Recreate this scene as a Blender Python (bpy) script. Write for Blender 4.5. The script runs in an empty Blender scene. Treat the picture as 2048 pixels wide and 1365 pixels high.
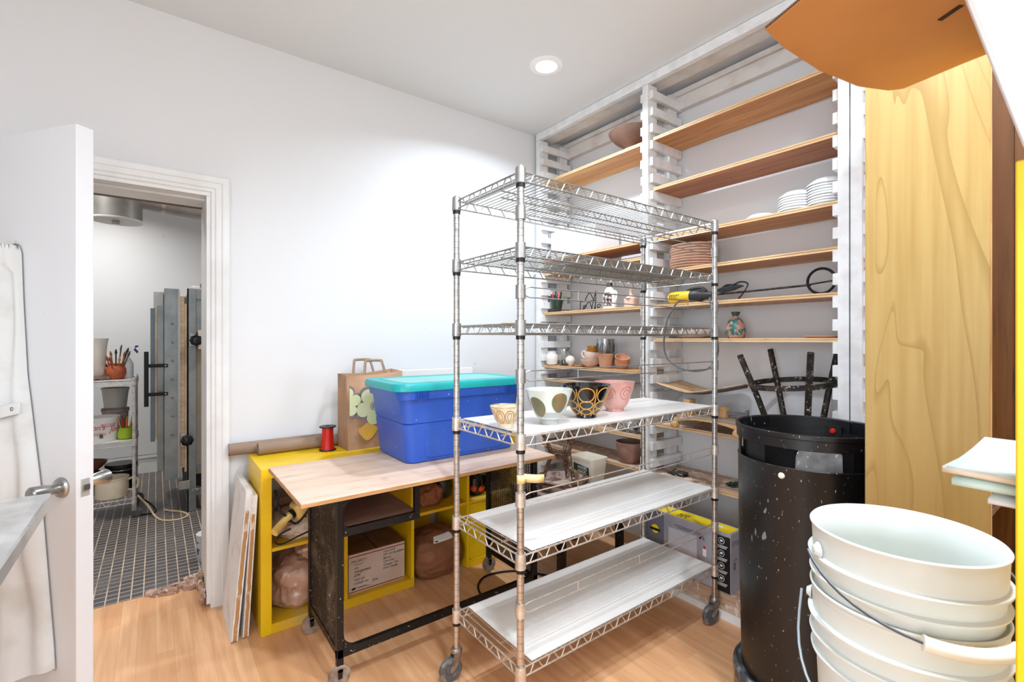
import bpy, bmesh, math, random
from mathutils import Vector, Matrix, Euler, noise
SC = bpy.context.scene
C = SC.collection
PI = math.pi
rnd = random.Random(11)

# ------------------------------------------------------------------ materials
def lin(c):
    f = lambda v: v/12.92 if v <= .04045 else ((v+.055)/1.055)**2.4
    return (f(c[0]), f(c[1]), f(c[2]), 1)

def newmat(name):
    m = bpy.data.materials.new(name); m.use_nodes = True
    nt = m.node_tree; p = nt.nodes['Principled BSDF']
    return m, nt, p

def coords(nt, stretch=(1, 1, 1), rot=(0, 0, 0)):
    t = nt.nodes.new('ShaderNodeTexCoord'); mp = nt.nodes.new('ShaderNodeMapping')
    mp.inputs['Scale'].default_value = stretch; mp.inputs['Rotation'].default_value = rot
    nt.links.new(t.outputs['Object'], mp.inputs['Vector'])
    return mp.outputs['Vector']

def noise_fac(nt, vec, scale, detail=4, lo=.4, hi=.6, dist=0):
    n = nt.nodes.new('ShaderNodeTexNoise')
    n.inputs['Scale'].default_value = scale; n.inputs['Detail'].default_value = detail
    n.inputs['Distortion'].default_value = dist
    nt.links.new(vec, n.inputs['Vector'])
    r = nt.nodes.new('ShaderNodeMapRange')
    r.inputs['From Min'].default_value = lo; r.inputs['From Max'].default_value = hi
    nt.links.new(n.outputs['Fac'], r.inputs['Value'])
    return r.outputs['Result']

def mixc(nt, fac, a, b):
    m = nt.nodes.new('ShaderNodeMix'); m.data_type = 'RGBA'
    nt.links.new(fac, m.inputs[0])
    for s, v in ((m.inputs[6], a), (m.inputs[7], b)):
        if isinstance(v, tuple): s.default_value = v
        else: nt.links.new(v, s)
    return m.outputs[2]

def bump(nt, p, fac, strength, dist=.01):
    b = nt.nodes.new('ShaderNodeBump'); b.inputs['Strength'].default_value = strength
    b.inputs['Distance'].default_value = dist
    nt.links.new(fac, b.inputs['Height']); nt.links.new(b.outputs['Normal'], p.inputs['Normal'])

def M(name, col, rough=.5, metal=0, col2=None, scale=8, lo=.4, hi=.65, detail=5, stretch=(1, 1, 1), dist=0,
      spk=None, bmp=0, bscale=60, coat=0, trans=0, emit=0):
    """plain surface: one colour, a second colour in noise patches, flecks of a third"""
    m, nt, p = newmat(name)
    p.inputs['Roughness'].default_value = rough; p.inputs['Metallic'].default_value = metal
    p.inputs['Coat Weight'].default_value = coat
    p.inputs['Transmission Weight'].default_value = trans
    base = lin(col)
    v = coords(nt, stretch)
    if col2:
        base = mixc(nt, noise_fac(nt, v, scale, detail, lo, hi, dist), base, lin(col2))
    for s in (spk or []):
        base = mixc(nt, noise_fac(nt, v, s[1], 2, s[2], s[2]+.03), base, lin(s[0]))
    if isinstance(base, tuple): p.inputs['Base Color'].default_value = base
    else: nt.links.new(base, p.inputs['Base Color'])
    if bmp: bump(nt, p, noise_fac(nt, v, bscale, 6, .2, .8), bmp)
    if emit:
        p.inputs['Emission Color'].default_value = lin(col); p.inputs['Emission Strength'].default_value = emit
    return m

def wood(name, c1, c2, axis='Y', scale=14, rough=.5, knots=None, spk=None, k=.06, lo=.35, hi=.68):
    """grain stretched along one axis"""
    st = {'X': (k, 1, 1), 'Y': (1, k, 1), 'Z': (1, 1, k)}[axis]
    m, nt, p = newmat(name); p.inputs['Roughness'].default_value = rough
    v = coords(nt, st)
    f = noise_fac(nt, v, scale, 6, lo, hi, .8)
    base = mixc(nt, f, lin(c1), lin(c2))
    f2 = noise_fac(nt, v, scale*6, 3, .55, .75)
    base = mixc(nt, f2, base, lin(tuple(x*.88 for x in c2)))
    if knots: base = mixc(nt, noise_fac(nt, coords(nt, (1, 1, 1)), knots[1], 1, knots[2], knots[2]+.08), base, lin(knots[0]))
    for s in (spk or []):
        base = mixc(nt, noise_fac(nt, coords(nt), s[1], 2, s[2], s[2]+.03), base, lin(s[0]))
    nt.links.new(base, p.inputs['Base Color'])
    return m

def brickmat(name, c1, c2, mortar, bw, bh, ms, rot=0, offset=.5, rough=.4, grain=None, vary=None, bmp=0):
    m, nt, p = newmat(name); p.inputs['Roughness'].default_value = rough
    v = coords(nt, (1, 1, 1), (0, 0, rot))
    b = nt.nodes.new('ShaderNodeTexBrick'); nt.links.new(v, b.inputs['Vector'])
    b.offset = offset; b.squash = 1
    b.inputs['Color1'].default_value = lin(c1); b.inputs['Color2'].default_value = lin(c2)
    b.inputs['Mortar'].default_value = lin(mortar)
    b.inputs['Scale'].default_value = 1; b.inputs['Brick Width'].default_value = bw
    b.inputs['Row Height'].default_value = bh; b.inputs['Mortar Size'].default_value = ms
    b.inputs['Mortar Smooth'].default_value = .1; b.inputs['Bias'].default_value = 0
    base = b.outputs['Color']
    if grain:
        g = coords(nt, grain[0])
        base = mixc(nt, noise_fac(nt, g, grain[1], 5, .4, .75), base, lin(grain[2]))
    if vary:
        g = coords(nt, (1, 1, 1))
        base = mixc(nt, noise_fac(nt, g, vary[0], 4, vary[1], vary[2]), base, lin(vary[3]))
    nt.links.new(base, p.inputs['Base Color'])
    if bmp: bump(nt, p, b.outputs['Fac'], -bmp, .003)
    return m

WHITE = (.93, .93, .925)
m_wall = M('white wall paint', (.885, .885, .885), .55, spk=[((.78, .77, .75), 9, .76)])
m_ceil = M('ceiling paint', (.88, .885, .89), .7)
m_trim = M('white gloss trim paint', (.94, .94, .935), .35, col2=(.9, .9, .89), scale=5)
m_door = M('white door paint', (.89, .89, .89), .4, spk=[((.78, .77, .75), 14, .76)])
m_floor = brickmat('pale laminate floor', (.95, .75, .56), (.88, .66, .47), (.86, .64, .46), .62, .071, .0012, PI/2, .37, .34,
                   grain=((1, .07, 1), 26, (.82, .59, .41)))
m_tile = brickmat('dark mosaic tile', (.27, .26, .26), (.34, .33, .33), (.80, .72, .64), .0555, .0555, .0032, 0, 0, .45,
                  vary=(5, .45, .8, (.42, .40, .39)), bmp=.4)
m_chrome = M('dulled chrome', (.70, .70, .69), .36, .9, (.60, .59, .57), 18, .45, .75)
m_chrome_lo = M('clay smeared chrome', (.86, .83, .79), .4, .75, (.74, .69, .63), 30, .4, .7, spk=[((.90, .85, .79), 60, .6)])
m_steel = M('brushed steel', (.72, .72, .71), .3, 1, (.6, .6, .59), 20, stretch=(1, 1, .2))
m_galv = M('worn steel top', (.80, .80, .79), .25, .75, (.92, .92, .91), 7, .45, .6, spk=[((.5, .5, .5), 40, .72)])
m_liner = M('white shelf liner', (.90, .88, .85), .32, 0, (.85, .835, .81), 3, .45, .8, spk=[((.60, .56, .50), 26, .77)])
m_black_rubber = M('black rubber', (.07, .07, .07), .6)
m_grey_rubber = M('dusty grey rubber', (.33, .33, .33), .6, 0, (.55, .53, .5), 30, .5, .7)
m_blackplastic = M('black plastic', (.05, .05, .055), .35)
m_plyU = wood('orange plywood', (.86, .64, .40), (.74, .49, .26), 'Y', 10, .5, knots=((.55, .31, .14), 3, .74))
m_plyR = wood('reddish plywood', (.74, .50, .33), (.60, .36, .22), 'Y', 9, .5)
m_plyT = wood('tan plywood', (.80, .62, .42), (.68, .48, .30), 'Y', 12, .5)
m_plyD = wood('clay dusted plywood', (.82, .69, .58), (.68, .52, .41), 'Y', 10, .6, spk=[((.86, .79, .72), 22, .58)])
m_plyE = wood('pale plywood edge', (.90, .78, .60), (.82, .66, .46), 'Y', 30, .5)
m_shelfw = M('painted wood slats', (.93, .93, .925), .5, 0, (.88, .87, .86), 12, spk=[((.45, .42, .4), 95, .78)])
m_pinewhite = M('thin whitewash', (.90, .88, .86), .6, 0, (.80, .75, .70), 7, .5, .8)

# ------------------------------------------------------------------ geometry
class MB:
    """collects shapes, links them as ONE mesh object"""
    def __init__(s): s.bm = bmesh.new(); s.mi = 0
    def _add(s, vs, fs, mtx=None):
        if mtx: vs = [mtx @ Vector(v) for v in vs]
        b = [s.bm.verts.new(v) for v in vs]; out = []
        for f in fs:
            try:
                q = s.bm.faces.new([b[i] for i in f]); q.material_index = s.mi; out.append(q)
            except ValueError: pass
        return b, out
    def box(s, x0, x1, y0, y1, z0, z1, mtx=None):
        v = [(x, y, z) for z in (z0, z1) for y in (y0, y1) for x in (x0, x1)]
        s._add(v, [(0, 2, 3, 1), (4, 5, 7, 6), (0, 1, 5, 4), (2, 6, 7, 3), (0, 4, 6, 2), (1, 3, 7, 5)], mtx); return s
    def tube(s, pts, r, n=8, closed=False, mtx=None):
        P = [Vector(p) for p in pts]; N = len(P); rr = r if isinstance(r, (list, tuple)) else [r]*N
        vs = []; prev = None
        for i, p in enumerate(P):
            if closed: t = P[(i+1) % N]-P[i-1]
            else: t = (P[min(i+1, N-1)]-P[max(i-1, 0)])
            t = t.normalized() if t.length > 1e-9 else Vector((0, 0, 1))
            if prev is None:
                a = Vector((0, 0, 1)) if abs(t.z) < .9 else Vector((1, 0, 0))
                u = t.cross(a).normalized()
            else:
                u = prev-t*prev.dot(t)
                u = u.normalized() if u.length > 1e-9 else t.orthogonal().normalized()
            w = t.cross(u); prev = u
            for k in range(n):
                an = 2*PI*k/n
                vs.append(p+(u*math.cos(an)+w*math.sin(an))*rr[i])
        fs = []
        for i in range(N if closed else N-1):
            j = (i+1) % N
            for k in range(n):
                l = (k+1) % n
                fs.append((i*n+k, i*n+l, j*n+l, j*n+k))
        if not closed:
            fs.append(tuple(range(n-1, -1, -1))); fs.append(tuple((N-1)*n+k for k in range(n)))
        s._add(vs, fs, mtx); return s
    def lathe(s, prof, n=32, c=(0, 0, 0), mtx=None, a0=0, a1=2*PI):
        full = abs(a1-a0-2*PI) < 1e-6; cols = n if full else n+1
        vs = []; fs = []; idx = []
        for r, z in prof:
            if r < 1e-6:
                idx.append([len(vs)]*cols); vs.append((c[0], c[1], c[2]+z))
            else:
                row = []
                for k in range(cols):
                    a = a0+(a1-a0)*k/n; row.append(len(vs))
                    vs.append((c[0]+r*math.cos(a), c[1]+r*math.sin(a), c[2]+z))
                idx.append(row)
        for i in range(len(prof)-1):
            for k in range(n):
                l = (k+1) % cols
                f = [idx[i][k], idx[i][l], idx[i+1][l], idx[i+1][k]]
                g = []
                for q in f:
                    if q not in g: g.append(q)
                if len(g) > 2: fs.append(tuple(g))
        s._add(vs, fs, mtx); return s
    def cyl(s, p0, p1, r, n=16, r2=None): return s.tube([p0, p1], [r, r if r2 is None else r2], n)
    def prism(s, poly, h0, h1, mtx=None):
        n = len(poly)
        vs = [(x, y, h0) for x, y in poly]+[(x, y, h1) for x, y in poly]
        fs = [tuple(range(n-1, -1, -1)), tuple(range(n, 2*n))]+[(i, (i+1) % n, n+(i+1) % n, n+i) for i in range(n)]
        s._add(vs, fs, mtx); return s
    def ringplate(s, outer, inner, h0, h1, mtx=None):
        n = len(outer)
        vs = [(x, y, h) for h in (h0, h1) for L in (outer, inner) for x, y in L]
        fs = []
        for i in range(n):
            j = (i+1) % n
            fs += [(i, j, n+j, n+i)[::-1], (2*n+i, 2*n+j, 3*n+j, 3*n+i), (i, j, 2*n+j, 2*n+i), (n+i, 3*n+i, 3*n+j, n+j)]
        s._add(vs, fs, mtx); return s
    def surf(s, f, nu, nv, closeu=False):
        vs = [f(i/nu, j/nv) for j in range(nv+1) for i in range(nu+(0 if closeu else 1))]
        w = nu if closeu else nu+1; fs = []
        for j in range(nv):
            for i in range(nu):
                k = (i+1) % w
                fs.append((j*w+i, j*w+k, (j+1)*w+k, (j+1)*w+i))
        s._add(vs, fs); return s
    def blob(s, c, r, e=2.6, amp=.06, freq=2.2, seed=0, n=40, flat=None, crease=0):
        c = Vector(c); sd = Vector((seed*3.1, seed*1.7, seed*.9))
        def f(u, v):
            th = 2*PI*u; ph = PI*(v-.5)
            sp = lambda x, q: math.copysign(abs(x)**(2/q), x)
            d = Vector((sp(math.cos(ph), e)*sp(math.cos(th), e), sp(math.cos(ph), e)*sp(math.sin(th), e), sp(math.sin(ph), e)))
            nn = noise.noise(d*freq+sd)*amp
            if crease: nn += -abs(noise.noise(d*freq*1.9+sd*2))*crease + (.5-abs(noise.noise(d*freq*4+sd)))*crease*.35
            q = d*(1+nn); q = Vector((q.x*r[0], q.y*r[1], q.z*r[2]))+c
            if flat is not None and q.z < flat: q.z = flat
            return q
        s.surf(f, n, n//2, True); return s
    def build(s, name, mat, parent=None, smooth=True, bev=0, seg=2, solid=0, sub=0, loc=None, rz=0, at=None, sharp=35):
        bm = s.bm
        bmesh.ops.remove_doubles(bm, verts=bm.verts, dist=1e-6)
        bmesh.ops.recalc_face_normals(bm, faces=bm.faces)
        if at is not None: bmesh.ops.translate(bm, verts=bm.verts, vec=-Vector(at))
        me = bpy.data.meshes.new(name); bm.to_mesh(me); bm.free()
        for mm in (mat if isinstance(mat, (list, tuple)) else [mat]): me.materials.append(mm)
        if smooth:
            me.polygons.foreach_set('use_smooth', [True]*len(me.polygons))
            me.set_sharp_from_angle(angle=math.radians(sharp))
        o = bpy.data.objects.new(name, me); C.objects.link(o)
        if parent: o.parent = parent
        if at is not None and parent is None: o.location = at
        if loc is not None: o.location = loc
        o.rotation_euler.z = rz
        if solid:
            q = o.modifiers.new('solid', 'SOLIDIFY'); q.thickness = solid; q.offset = 0
        if bev:
            q = o.modifiers.new('bevel', 'BEVEL'); q.width = bev; q.segments = seg; q.limit_method = 'ANGLE'
            q.angle_limit = math.radians(40); q.harden_normals = False
        if sub:
            q = o.modifiers.new('sub', 'SUBSURF'); q.levels = sub; q.render_levels = sub
        return o

def tag(o, label, cat, group=None):
    o['label'] = label; o['category'] = cat
    if group: o['group'] = group
    return o
def thing(name, label, cat, loc=(0, 0, 0), rz=0, group=None):
    o = bpy.data.objects.new(name, None); C.objects.link(o); o.empty_display_size = .05
    o.location = loc; o.rotation_euler.z = rz
    return tag(o, label, cat, group)
def struct(o): o['kind'] = 'structure'; return o
def lab(o, l): o['label'] = l; return o
def copy_tree(o, parent=None):
    c = o.copy(); C.objects.link(c); c.parent = parent
    for ch in list(o.children): copy_tree(ch, c)
    return c
def rounded(x0, x1, y0, y1, r, k=5):
    pts = []
    for cx, cy, a in ((x1-r, y1-r, 0), (x0+r, y1-r, PI/2), (x0+r, y0+r, PI), (x1-r, y0+r, 1.5*PI)):
        for i in range(k+1):
            an = a+PI/2*i/k; pts.append((cx+r*math.cos(an), cy+r*math.sin(an)))
    return pts
def axes(o, x, y, z=None):
    x = Vector(x); y = Vector(y); z = Vector(z) if z else x.cross(y)
    m = Matrix((x, y, z)).transposed().to_4x4(); m.translation = Vector(o); return m
def text(name, s, size, mat, parent, o, x, y, ext=.0006, shear=0, align='LEFT'):
    cu = bpy.data.curves.new(name, 'FONT'); cu.body = s; cu.size = size; cu.extrude = ext; cu.shear = shear; cu.align_x = align
    cu.space_line = .95
    t = bpy.data.objects.new(name, cu); C.objects.link(t)
    dg = bpy.context.evaluated_depsgraph_get(); dg.update()
    me = bpy.data.meshes.new_from_object(t.evaluated_get(dg)); me.name = name
    me.transform(axes(o, x, y)); me.materials.clear(); me.materials.append(mat)
    C.objects.unlink(t); bpy.data.objects.remove(t)
    ob = bpy.data.objects.new(name, me); C.objects.link(ob)
    if parent: ob.parent = parent
    return ob
def smoothpts(P, k=6):
    P = [Vector(p) for p in P]; out = []
    for i in range(len(P)-1):
        p0 = P[max(i-1, 0)]; p1 = P[i]; p2 = P[i+1]; p3 = P[min(i+2, len(P)-1)]
        for j in range(k):
            t = j/k
            out.append(.5*((2*p1)+(p2-p0)*t+(2*p0-5*p1+4*p2-p3)*t*t+(3*p1-p0-3*p2+p3)*t**3))
    out.append(P[-1]); return out
def vessel(outer, th=.004):
    """closed profile of a thin walled turned pot from its outer profile (bottom to rim)"""
    inner = [(max(r-th, .001), z+(th if i == 0 else 0)) for i, (r, z) in enumerate(outer)][::-1]
    return [(0, outer[0][1])]+outer+inner+[(0, outer[0][1]+th)]

# ------------------------------------------------------------------ camera
cam = bpy.data.objects.new('camera', bpy.data.cameras.new('camera')); C.objects.link(cam)
cam.location = (0, 0, 1.44); cam.rotation_euler = (PI/2, 0, -math.atan2(.6, .8))
cam.data.sensor_width = 36; cam.data.lens = 36*950/2048; cam.data.shift_y = -2.5/2048
cam.data.clip_start = .02
cam.data.dof.use_dof = True; cam.data.dof.focus_distance = 2.3; cam.data.dof.aperture_fstop = 8
SC.camera = cam

# ------------------------------------------------------------------ the room
CH = 3.12; XR = 2.83; YB = 3.02; YB2 = 3.37; XL = -2.2; YF = -1.9
DX0, DX1, DZ = -.735, .235, 2.23
struct(MB().box(XL, XR+.2, YF, YB2, -.1, 0).build('floor', m_floor, smooth=False))
struct(MB().box(-2.6, 2.4, YB2, 6.5, -.1, -.001).build('floor_1', m_tile, smooth=False))
struct(MB().box(XL-.2, XR+.2, YF-.2, YB, CH, CH+.1).build('ceiling', m_ceil, smooth=False))
struct(MB().box(-2.6, 2.4, YB2, 6.6, 3.0, 3.1).build('ceiling_1', m_ceil, smooth=False))
struct(MB().box(XL-.4, DX0, YB, YB2, 0, CH).box(DX1, XR+.2, YB, YB2, 0, CH).box(DX0, DX1, YB, YB2, DZ, CH).build('wall_back', m_wall, smooth=False))
struct(MB().box(XR, XR+.2, YF, YB, 0, CH).build('wall_right', m_wall, smooth=False))
VY0, VY1 = -1.6, .1
struct(MB().box(XL-.2, XL, YF, VY0, 0, CH).box(XL-.2, XL, VY1, YB, 0, CH).box(XL-.2, XL, VY0, VY1, 0, .6).box(XL-.2, XL, VY0, VY1, 2.5, CH).build('wall_left', m_wall, smooth=False))
b = MB().ringplate([(VY0, .6), (VY1, .6), (VY1, 2.5), (VY0, 2.5)], [(VY0+.05, .65), (VY1-.05, .65), (VY1-.05, 2.45), (VY0+.05, 2.45)], 0, .06, axes((XL-.05, 0, 0), (0, 1, 0), (0, 0, 1), (1, 0, 0)))
b.box(XL-.05, XL-.01, -.77, -.73, .65, 2.45); struct(b.build('added_window_2', m_trim, smooth=False))  # unseen window, added so side fill reaches the shelving
L = bpy.data.lights.new('fill_light', 'AREA'); L.shape = 'RECTANGLE'; L.size = 1.85; L.size_y = 1.65; L.energy = 125; L.color = (.88, .98, 1.10)  # fill lamp behind the added left window
lo = bpy.data.objects.new('fill_light', L); C.objects.link(lo); lo.location = (XL-.25, (VY0+VY1)/2, 1.55); lo.rotation_euler = (0, -PI/2, 0)
WX0, WX1, WZ0, WZ1 = -1.1, 1.6, .55, 2.3
struct(MB().box(XL, WX0, YF-.2, YF, 0, CH).box(WX1, XR, YF-.2, YF, 0, CH).box(WX0, WX1, YF-.2, YF, 0, WZ0).box(WX0, WX1, YF-.2, YF, WZ1, CH).build('wall_front', m_wall, smooth=False))
b = MB().ringplate([(WX0, WZ0), (WX1, WZ0), (WX1, WZ1), (WX0, WZ1)], [(WX0+.05, WZ0+.05), (WX1-.05, WZ0+.05), (WX1-.05, WZ1-.05), (WX0+.05, WZ1-.05)], 0, .06, axes((0, YF-.05, 0), (1, 0, 0), (0, 0, 1), (0, -1, 0)))
for x in (-.2, .7): b.box(x-.02, x+.02, YF-.10, YF-.06, WZ0+.05, WZ1-.05)
added_window = struct(b.build('added_window_1', m_trim, smooth=False))  # unseen window, added to let low fill in from behind the camera
L = bpy.data.lights.new('fill_light', 'AREA'); L.shape = 'RECTANGLE'; L.size = 2.6; L.size_y = 1.65; L.energy = 30; L.color = (.90, .98, 1.08)  # fill lamp behind the added front window
lo = bpy.data.objects.new('fill_light', L); C.objects.link(lo); lo.location = ((WX0+WX1)/2, YF-.25, (WZ0+WZ1)/2); lo.rotation_euler = (PI/2, 0, 0)
struct(MB().box(-2.6, 2.4, 6.5, 6.6, 0, 3.0).build('wall_far', m_wall, smooth=False))
struct(MB().box(2.4, 2.5, YB2, 6.6, 0, 3.0).build('wall_east', m_wall, smooth=False))
struct(MB().box(-2.7, -2.6, YB2, 6.6, 0, 3.0).build('wall_west', m_wall, smooth=False))
b = MB().box(-2.6, .5, 6.475, 6.5, 0, .19).box(-2.6, .5, 6.46, 6.5, .165, .19)
struct(b.build('baseboard_far', m_trim, smooth=False))
# moulded door casing: profile across its width, mitred at the corner
def casing():
    w = .088; prof = [(0, .006), (.006, .012), (.02, .013), (.026, .018), (.05, .02), (.056, .024), (.082, .026), (w, .02), (w, 0), (0, 0)]
    b = MB(); path = []
    vs = []; n = len(prof)
    for k, (bx, bz, sx, sz) in enumerate(((DX0, .0, -1, 0), (DX0, DZ, -1, 1), (DX1, DZ, 1, 1), (DX1, .0, 1, 0))):
        for o, d in prof:
            vs.append((bx+sx*o, YB-d, bz+sz*o))
    fs = [(k*n+i, k*n+(i+1) % n, (k+1)*n+(i+1) % n, (k+1)*n+i) for k in range(3) for i in range(n)]
    b._add(vs, fs)
    return b
struct(casing().build('trim_1', m_trim, smooth=False))
b = MB().box(DX0-.001, DX0+.018, YB-.005, YB2, 0, DZ-.0185).box(DX1-.018, DX1+.001, YB-.005, YB2, .02, DZ-.0185).box(DX0-.001, DX1+.001, YB-.006, YB2-.06, DZ-.018, DZ+.001)
b.box(DX0+.018, DX1-.018, YB+.06, YB+.10, DZ-.032, DZ-.018)
struct(b.build('trim_2', m_trim, smooth=False, bev=.002))
m_raw = wood('raw header lumber', (.50, .33, .24), (.36, .2, .14), 'X', 12)
struct(MB().box(DX0, DX1, YB2-.06, YB2+.012, DZ-.012, DZ+.05).build('trim_3', m_raw, smooth=False))

# broken masonry at the threshold
m_rub = M('broken brick', (.80, .66, .57), .9, 0, (.60, .47, .40), 24, spk=[((.90, .82, .76), 30, .58)], bmp=.6)
b = MB()
for i in range(60):
    x = .20-.20*rnd.random()**1.4; y = 3.31+.15*rnd.random()*(.4+.6*x/.24); s_ = .006+.016*rnd.random()**2
    b.blob((x-.02, y, s_*.35), (s_*1.5, s_, s_*.9), 4.5, .6, 2.4, i, 10, flat=.001)
for i in range(14):
    b.blob((.195+.012*rnd.random(), 3.04+.28*rnd.random(), .02+.08*rnd.random()), (.014, .03, .02), 3, .5, 2.4, i+40, 10)
o = b.build('masonry_rubble', m_rub); tag(o, 'crumbled brick and mortar rubble beside the door jamb at the threshold', 'rubble'); o['kind'] = 'stuff'

# ------------------------------------------------------------------ lights
m_lens = M('lit lamp lens', (1, .99, .97), .3, emit=14)
m_trimring = M('white lamp trim', (.95, .95, .95), .5)
def downlight(x, y, z, power, label, r=.058, size=.14, spread=150, group='recessed ceiling lamps', color=(1, .975, .95)):
    t = thing('recessed_downlight', label, 'ceiling lamp', (x, y, z), 0, group)
    MB().lathe([(r, -.004), (r+.01, -.010), (.10, -.006), (.104, 0), (r, 0)], 40).build('trim_ring', m_trimring, t)
    MB().lathe([(0, -.007), (r*.7, -.0065), (r, -.004), (r, -.001), (0, -.001)], 40).build('lens', m_lens, t)
    L = bpy.data.lights.new('lamp', 'AREA'); L.shape = 'DISK'; L.size = size; L.energy = power; L.color = color
    L.spread = math.radians(spread)
    lo = bpy.data.objects.new('lamp', L); C.objects.link(lo); lo.location = (0, 0, -.02); lo.parent = t
    return t
PW = 44; COOL = (.85, .97, 1.12)
downlight(1.913, 2.2, CH, PW*.8, 'round recessed lamp shining in the ceiling above the wire rack', color=COOL)
for x, y, k in ((.75, .55, .8), (1.5, .1, 1.0)):
    downlight(x, y, CH, PW*k, 'round recessed ceiling lamp out of the picture behind or above the photographer', size=.15, color=COOL)
for x, y in ((-.9, 4.3), (-.5, 5.7), (1.2, 4.2)):
    downlight(x, y, 3.0, 26, 'round recessed ceiling lamp in the kiln room beyond the doorway', size=.3, color=(1, .99, .98))
def panel(x, y, power, label):  # unseen fill lamp, added to brighten the scene from behind the camera
    t = thing('fill_panel', label, 'ceiling lamp', (x, y, CH))
    MB().ringplate([(-.31, -.61), (.31, -.61), (.31, .61), (-.31, .61)], [(-.29, -.59), (.29, -.59), (.29, .59), (-.29, .59)], -.02, 0).build('frame', m_trimring, t, smooth=False)
    MB().box(-.29, .29, -.59, .59, -.012, -.006).build('diffuser', m_lens2, t, smooth=False)
    L = bpy.data.lights.new('lamp', 'AREA'); L.shape = 'RECTANGLE'; L.size = .58; L.size_y = 1.18; L.energy = power; L.color = COOL
    lo = bpy.data.objects.new('lamp', L); C.objects.link(lo); lo.location = (0, 0, -.022); lo.parent = t
m_lens2 = M('fill panel diffuser', (1, 1, 1), .3, emit=2)
panel(.1, -.9, 30, 'flat white ceiling panel fill lamp added behind the photographer'); panel(1.7, -1.0, 35, 'flat white ceiling panel fill lamp added behind the photographer to the right')
w = bpy.data.worlds.new('world'); SC.world = w; w.use_nodes = True
w.node_tree.nodes['Background'].inputs[0].default_value = (1, 1, 1, 1); w.node_tree.nodes['Background'].inputs[1].default_value = .3
SC.view_settings.view_transform = 'Standard'; SC.view_settings.look = 'None'; SC.view_settings.gamma = 1
SC.view_settings.use_curve_mapping = False; SC.view_settings.exposure = -.42

# ------------------------------------------------------------------ open door, hook, coverall, steel table
DA = math.atan2(.79, -.61); DP = (-.228, 2.296, 0)
door = MB().box(0, .9, -.0565, 0, .012, 2.215).build('door_1', m_door, bev=.002, loc=DP, rz=DA); struct(door)
def knob(side):
    b = MB(); y = 1 if side else -1
    m = axes((.068, 0 if side else -.0565, .906), (1, 0, 0), (0, 0, -y), (0, y, 0))
    b.lathe([(0, 0), (.036, 0), (.037, .006), (.033, .013), (.017, .016), (.015, .03), (.018, .036), (.0225, .05), (.027, .085), (.027, .092), (.022, .097), (0, .097)], 32, mtx=m)
    return b.build('door_knob', m_steel, door)
knob(True); knob(False)
b = MB().box(-.0022, .001, -.043, -.014, .872, .936); b.build('latch_plate', M('satin latch', (.72, .71, .69), .5, .3), door, bev=.003)
lt = MB().prism([(0, -.010), (.009, -.010), (.002, .010), (0, .010)], .895, .915, Matrix.Translation((-.011, -.028, 0))).build('latch_bolt', m_steel, door, smooth=False)
b = MB(); P = rounded(.290, .322, 1.70, 1.80, .0155, 6)
b.prism(P, 0, .008, axes((0, 0, 0), (1, 0, 0), (0, 0, 1), (0, 1, 0)))
b.tube(smoothpts([(.306, .004, 1.735), (.306, .035, 1.725), (.306, .052, 1.745), (.306, .05, 1.79)]), .008, 10)
b.build('coat_hook', M('grey metal', (.55, .56, .57), .4, .8), door)

m_cloth = M('white cotton drill', (.82, .815, .80), .9, 0, (.73, .71, .67), 5, .5, .75, bmp=.12, bscale=300)
cov = thing('coverall', 'white cotton work coverall hanging from the hook on the open door', 'coverall', DP, DA)
def interp(tab, z):
    for (z0, v0), (z1, v1) in zip(tab, tab[1:]):
        if z <= z0 and z >= z1: return v0+(v1-v0)*(z0-z)/(z0-z1)
    return tab[-1][1]
SR = [(1.80, .292), (1.77, .272), (1.58, .262), (1.31, .24), (.92, .17), (.33, .10), (.2, .09)]
SL = [(1.80, .325), (1.74, .37), (1.5, .46), (1.0, .6), (.33, .66), (.2, .66)]
ztop, zbot = 1.79, .24
def coat_pt(u, v):
    z = ztop+(zbot-ztop)*v
    a, c = interp(SR, z), interp(SL, z)
    th = 2*PI*u
    x = (a+c)/2-(c-a)/2*math.cos(th)
    f = math.sin(th)
    if f >= 0:
        k = (x-.3)/(.12+.25*v)
        fold = .5+.5*math.sin(k*9+v*3+1.2)+.35*math.sin(k*21+v*7)+.5*noise.noise(Vector((x*7, z*3, 2)))
        y = .010+(.03+.055*min(v*3, 1))*f**.5*(.35+.65*fold)
        if z > 1.70: y += .03*f**.5
    else: y = .006
    return Vector((x, y, z+.012*math.sin(k*9) if f >= 0 and v > .98 else z))
b = MB().surf(coat_pt, 72, 60, True)
b._add([coat_pt(i/24, 0)+Vector((0, 0, .0)) for i in range(24)], [tuple(range(24))])
b.build('body', m_cloth, cov, sharp=80)
b = MB()
P = smoothpts([(.318, .075, 1.78), (.34, .095, 1.66), (.355, .095, 1.45), (.375, .10, 1.2), (.40, .115, .98)], 8)
b.tube(P, [.018+.03*min(i/10, 1)+.004*math.sin(i*1.7) for i in range(len(P))], 14); b.build('sleeve', m_cloth, cov, sharp=80)
def strip(pts, w, th, up=(0, 0, 1)):
    b = MB(); P = smoothpts(pts, 5)
    for a, c in zip(P, P[1:]):
        pass
    n = len(P); vs = []
    for p in P:
        vs += [p+Vector((0, 0, w/2)), p+Vector((0, th, w/2)), p+Vector((0, th, -w/2)), p+Vector((0, 0, -w/2))]
    fs = [(4*i+k, 4*i+(k+1) % 4, 4*i+4+(k+1) % 4, 4*i+4+k) for i in range(n-1) for k in range(4)]+[(0, 3, 2, 1), tuple(4*(n-1)+k for k in range(4))]
    b._add(vs, fs); return b
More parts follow.
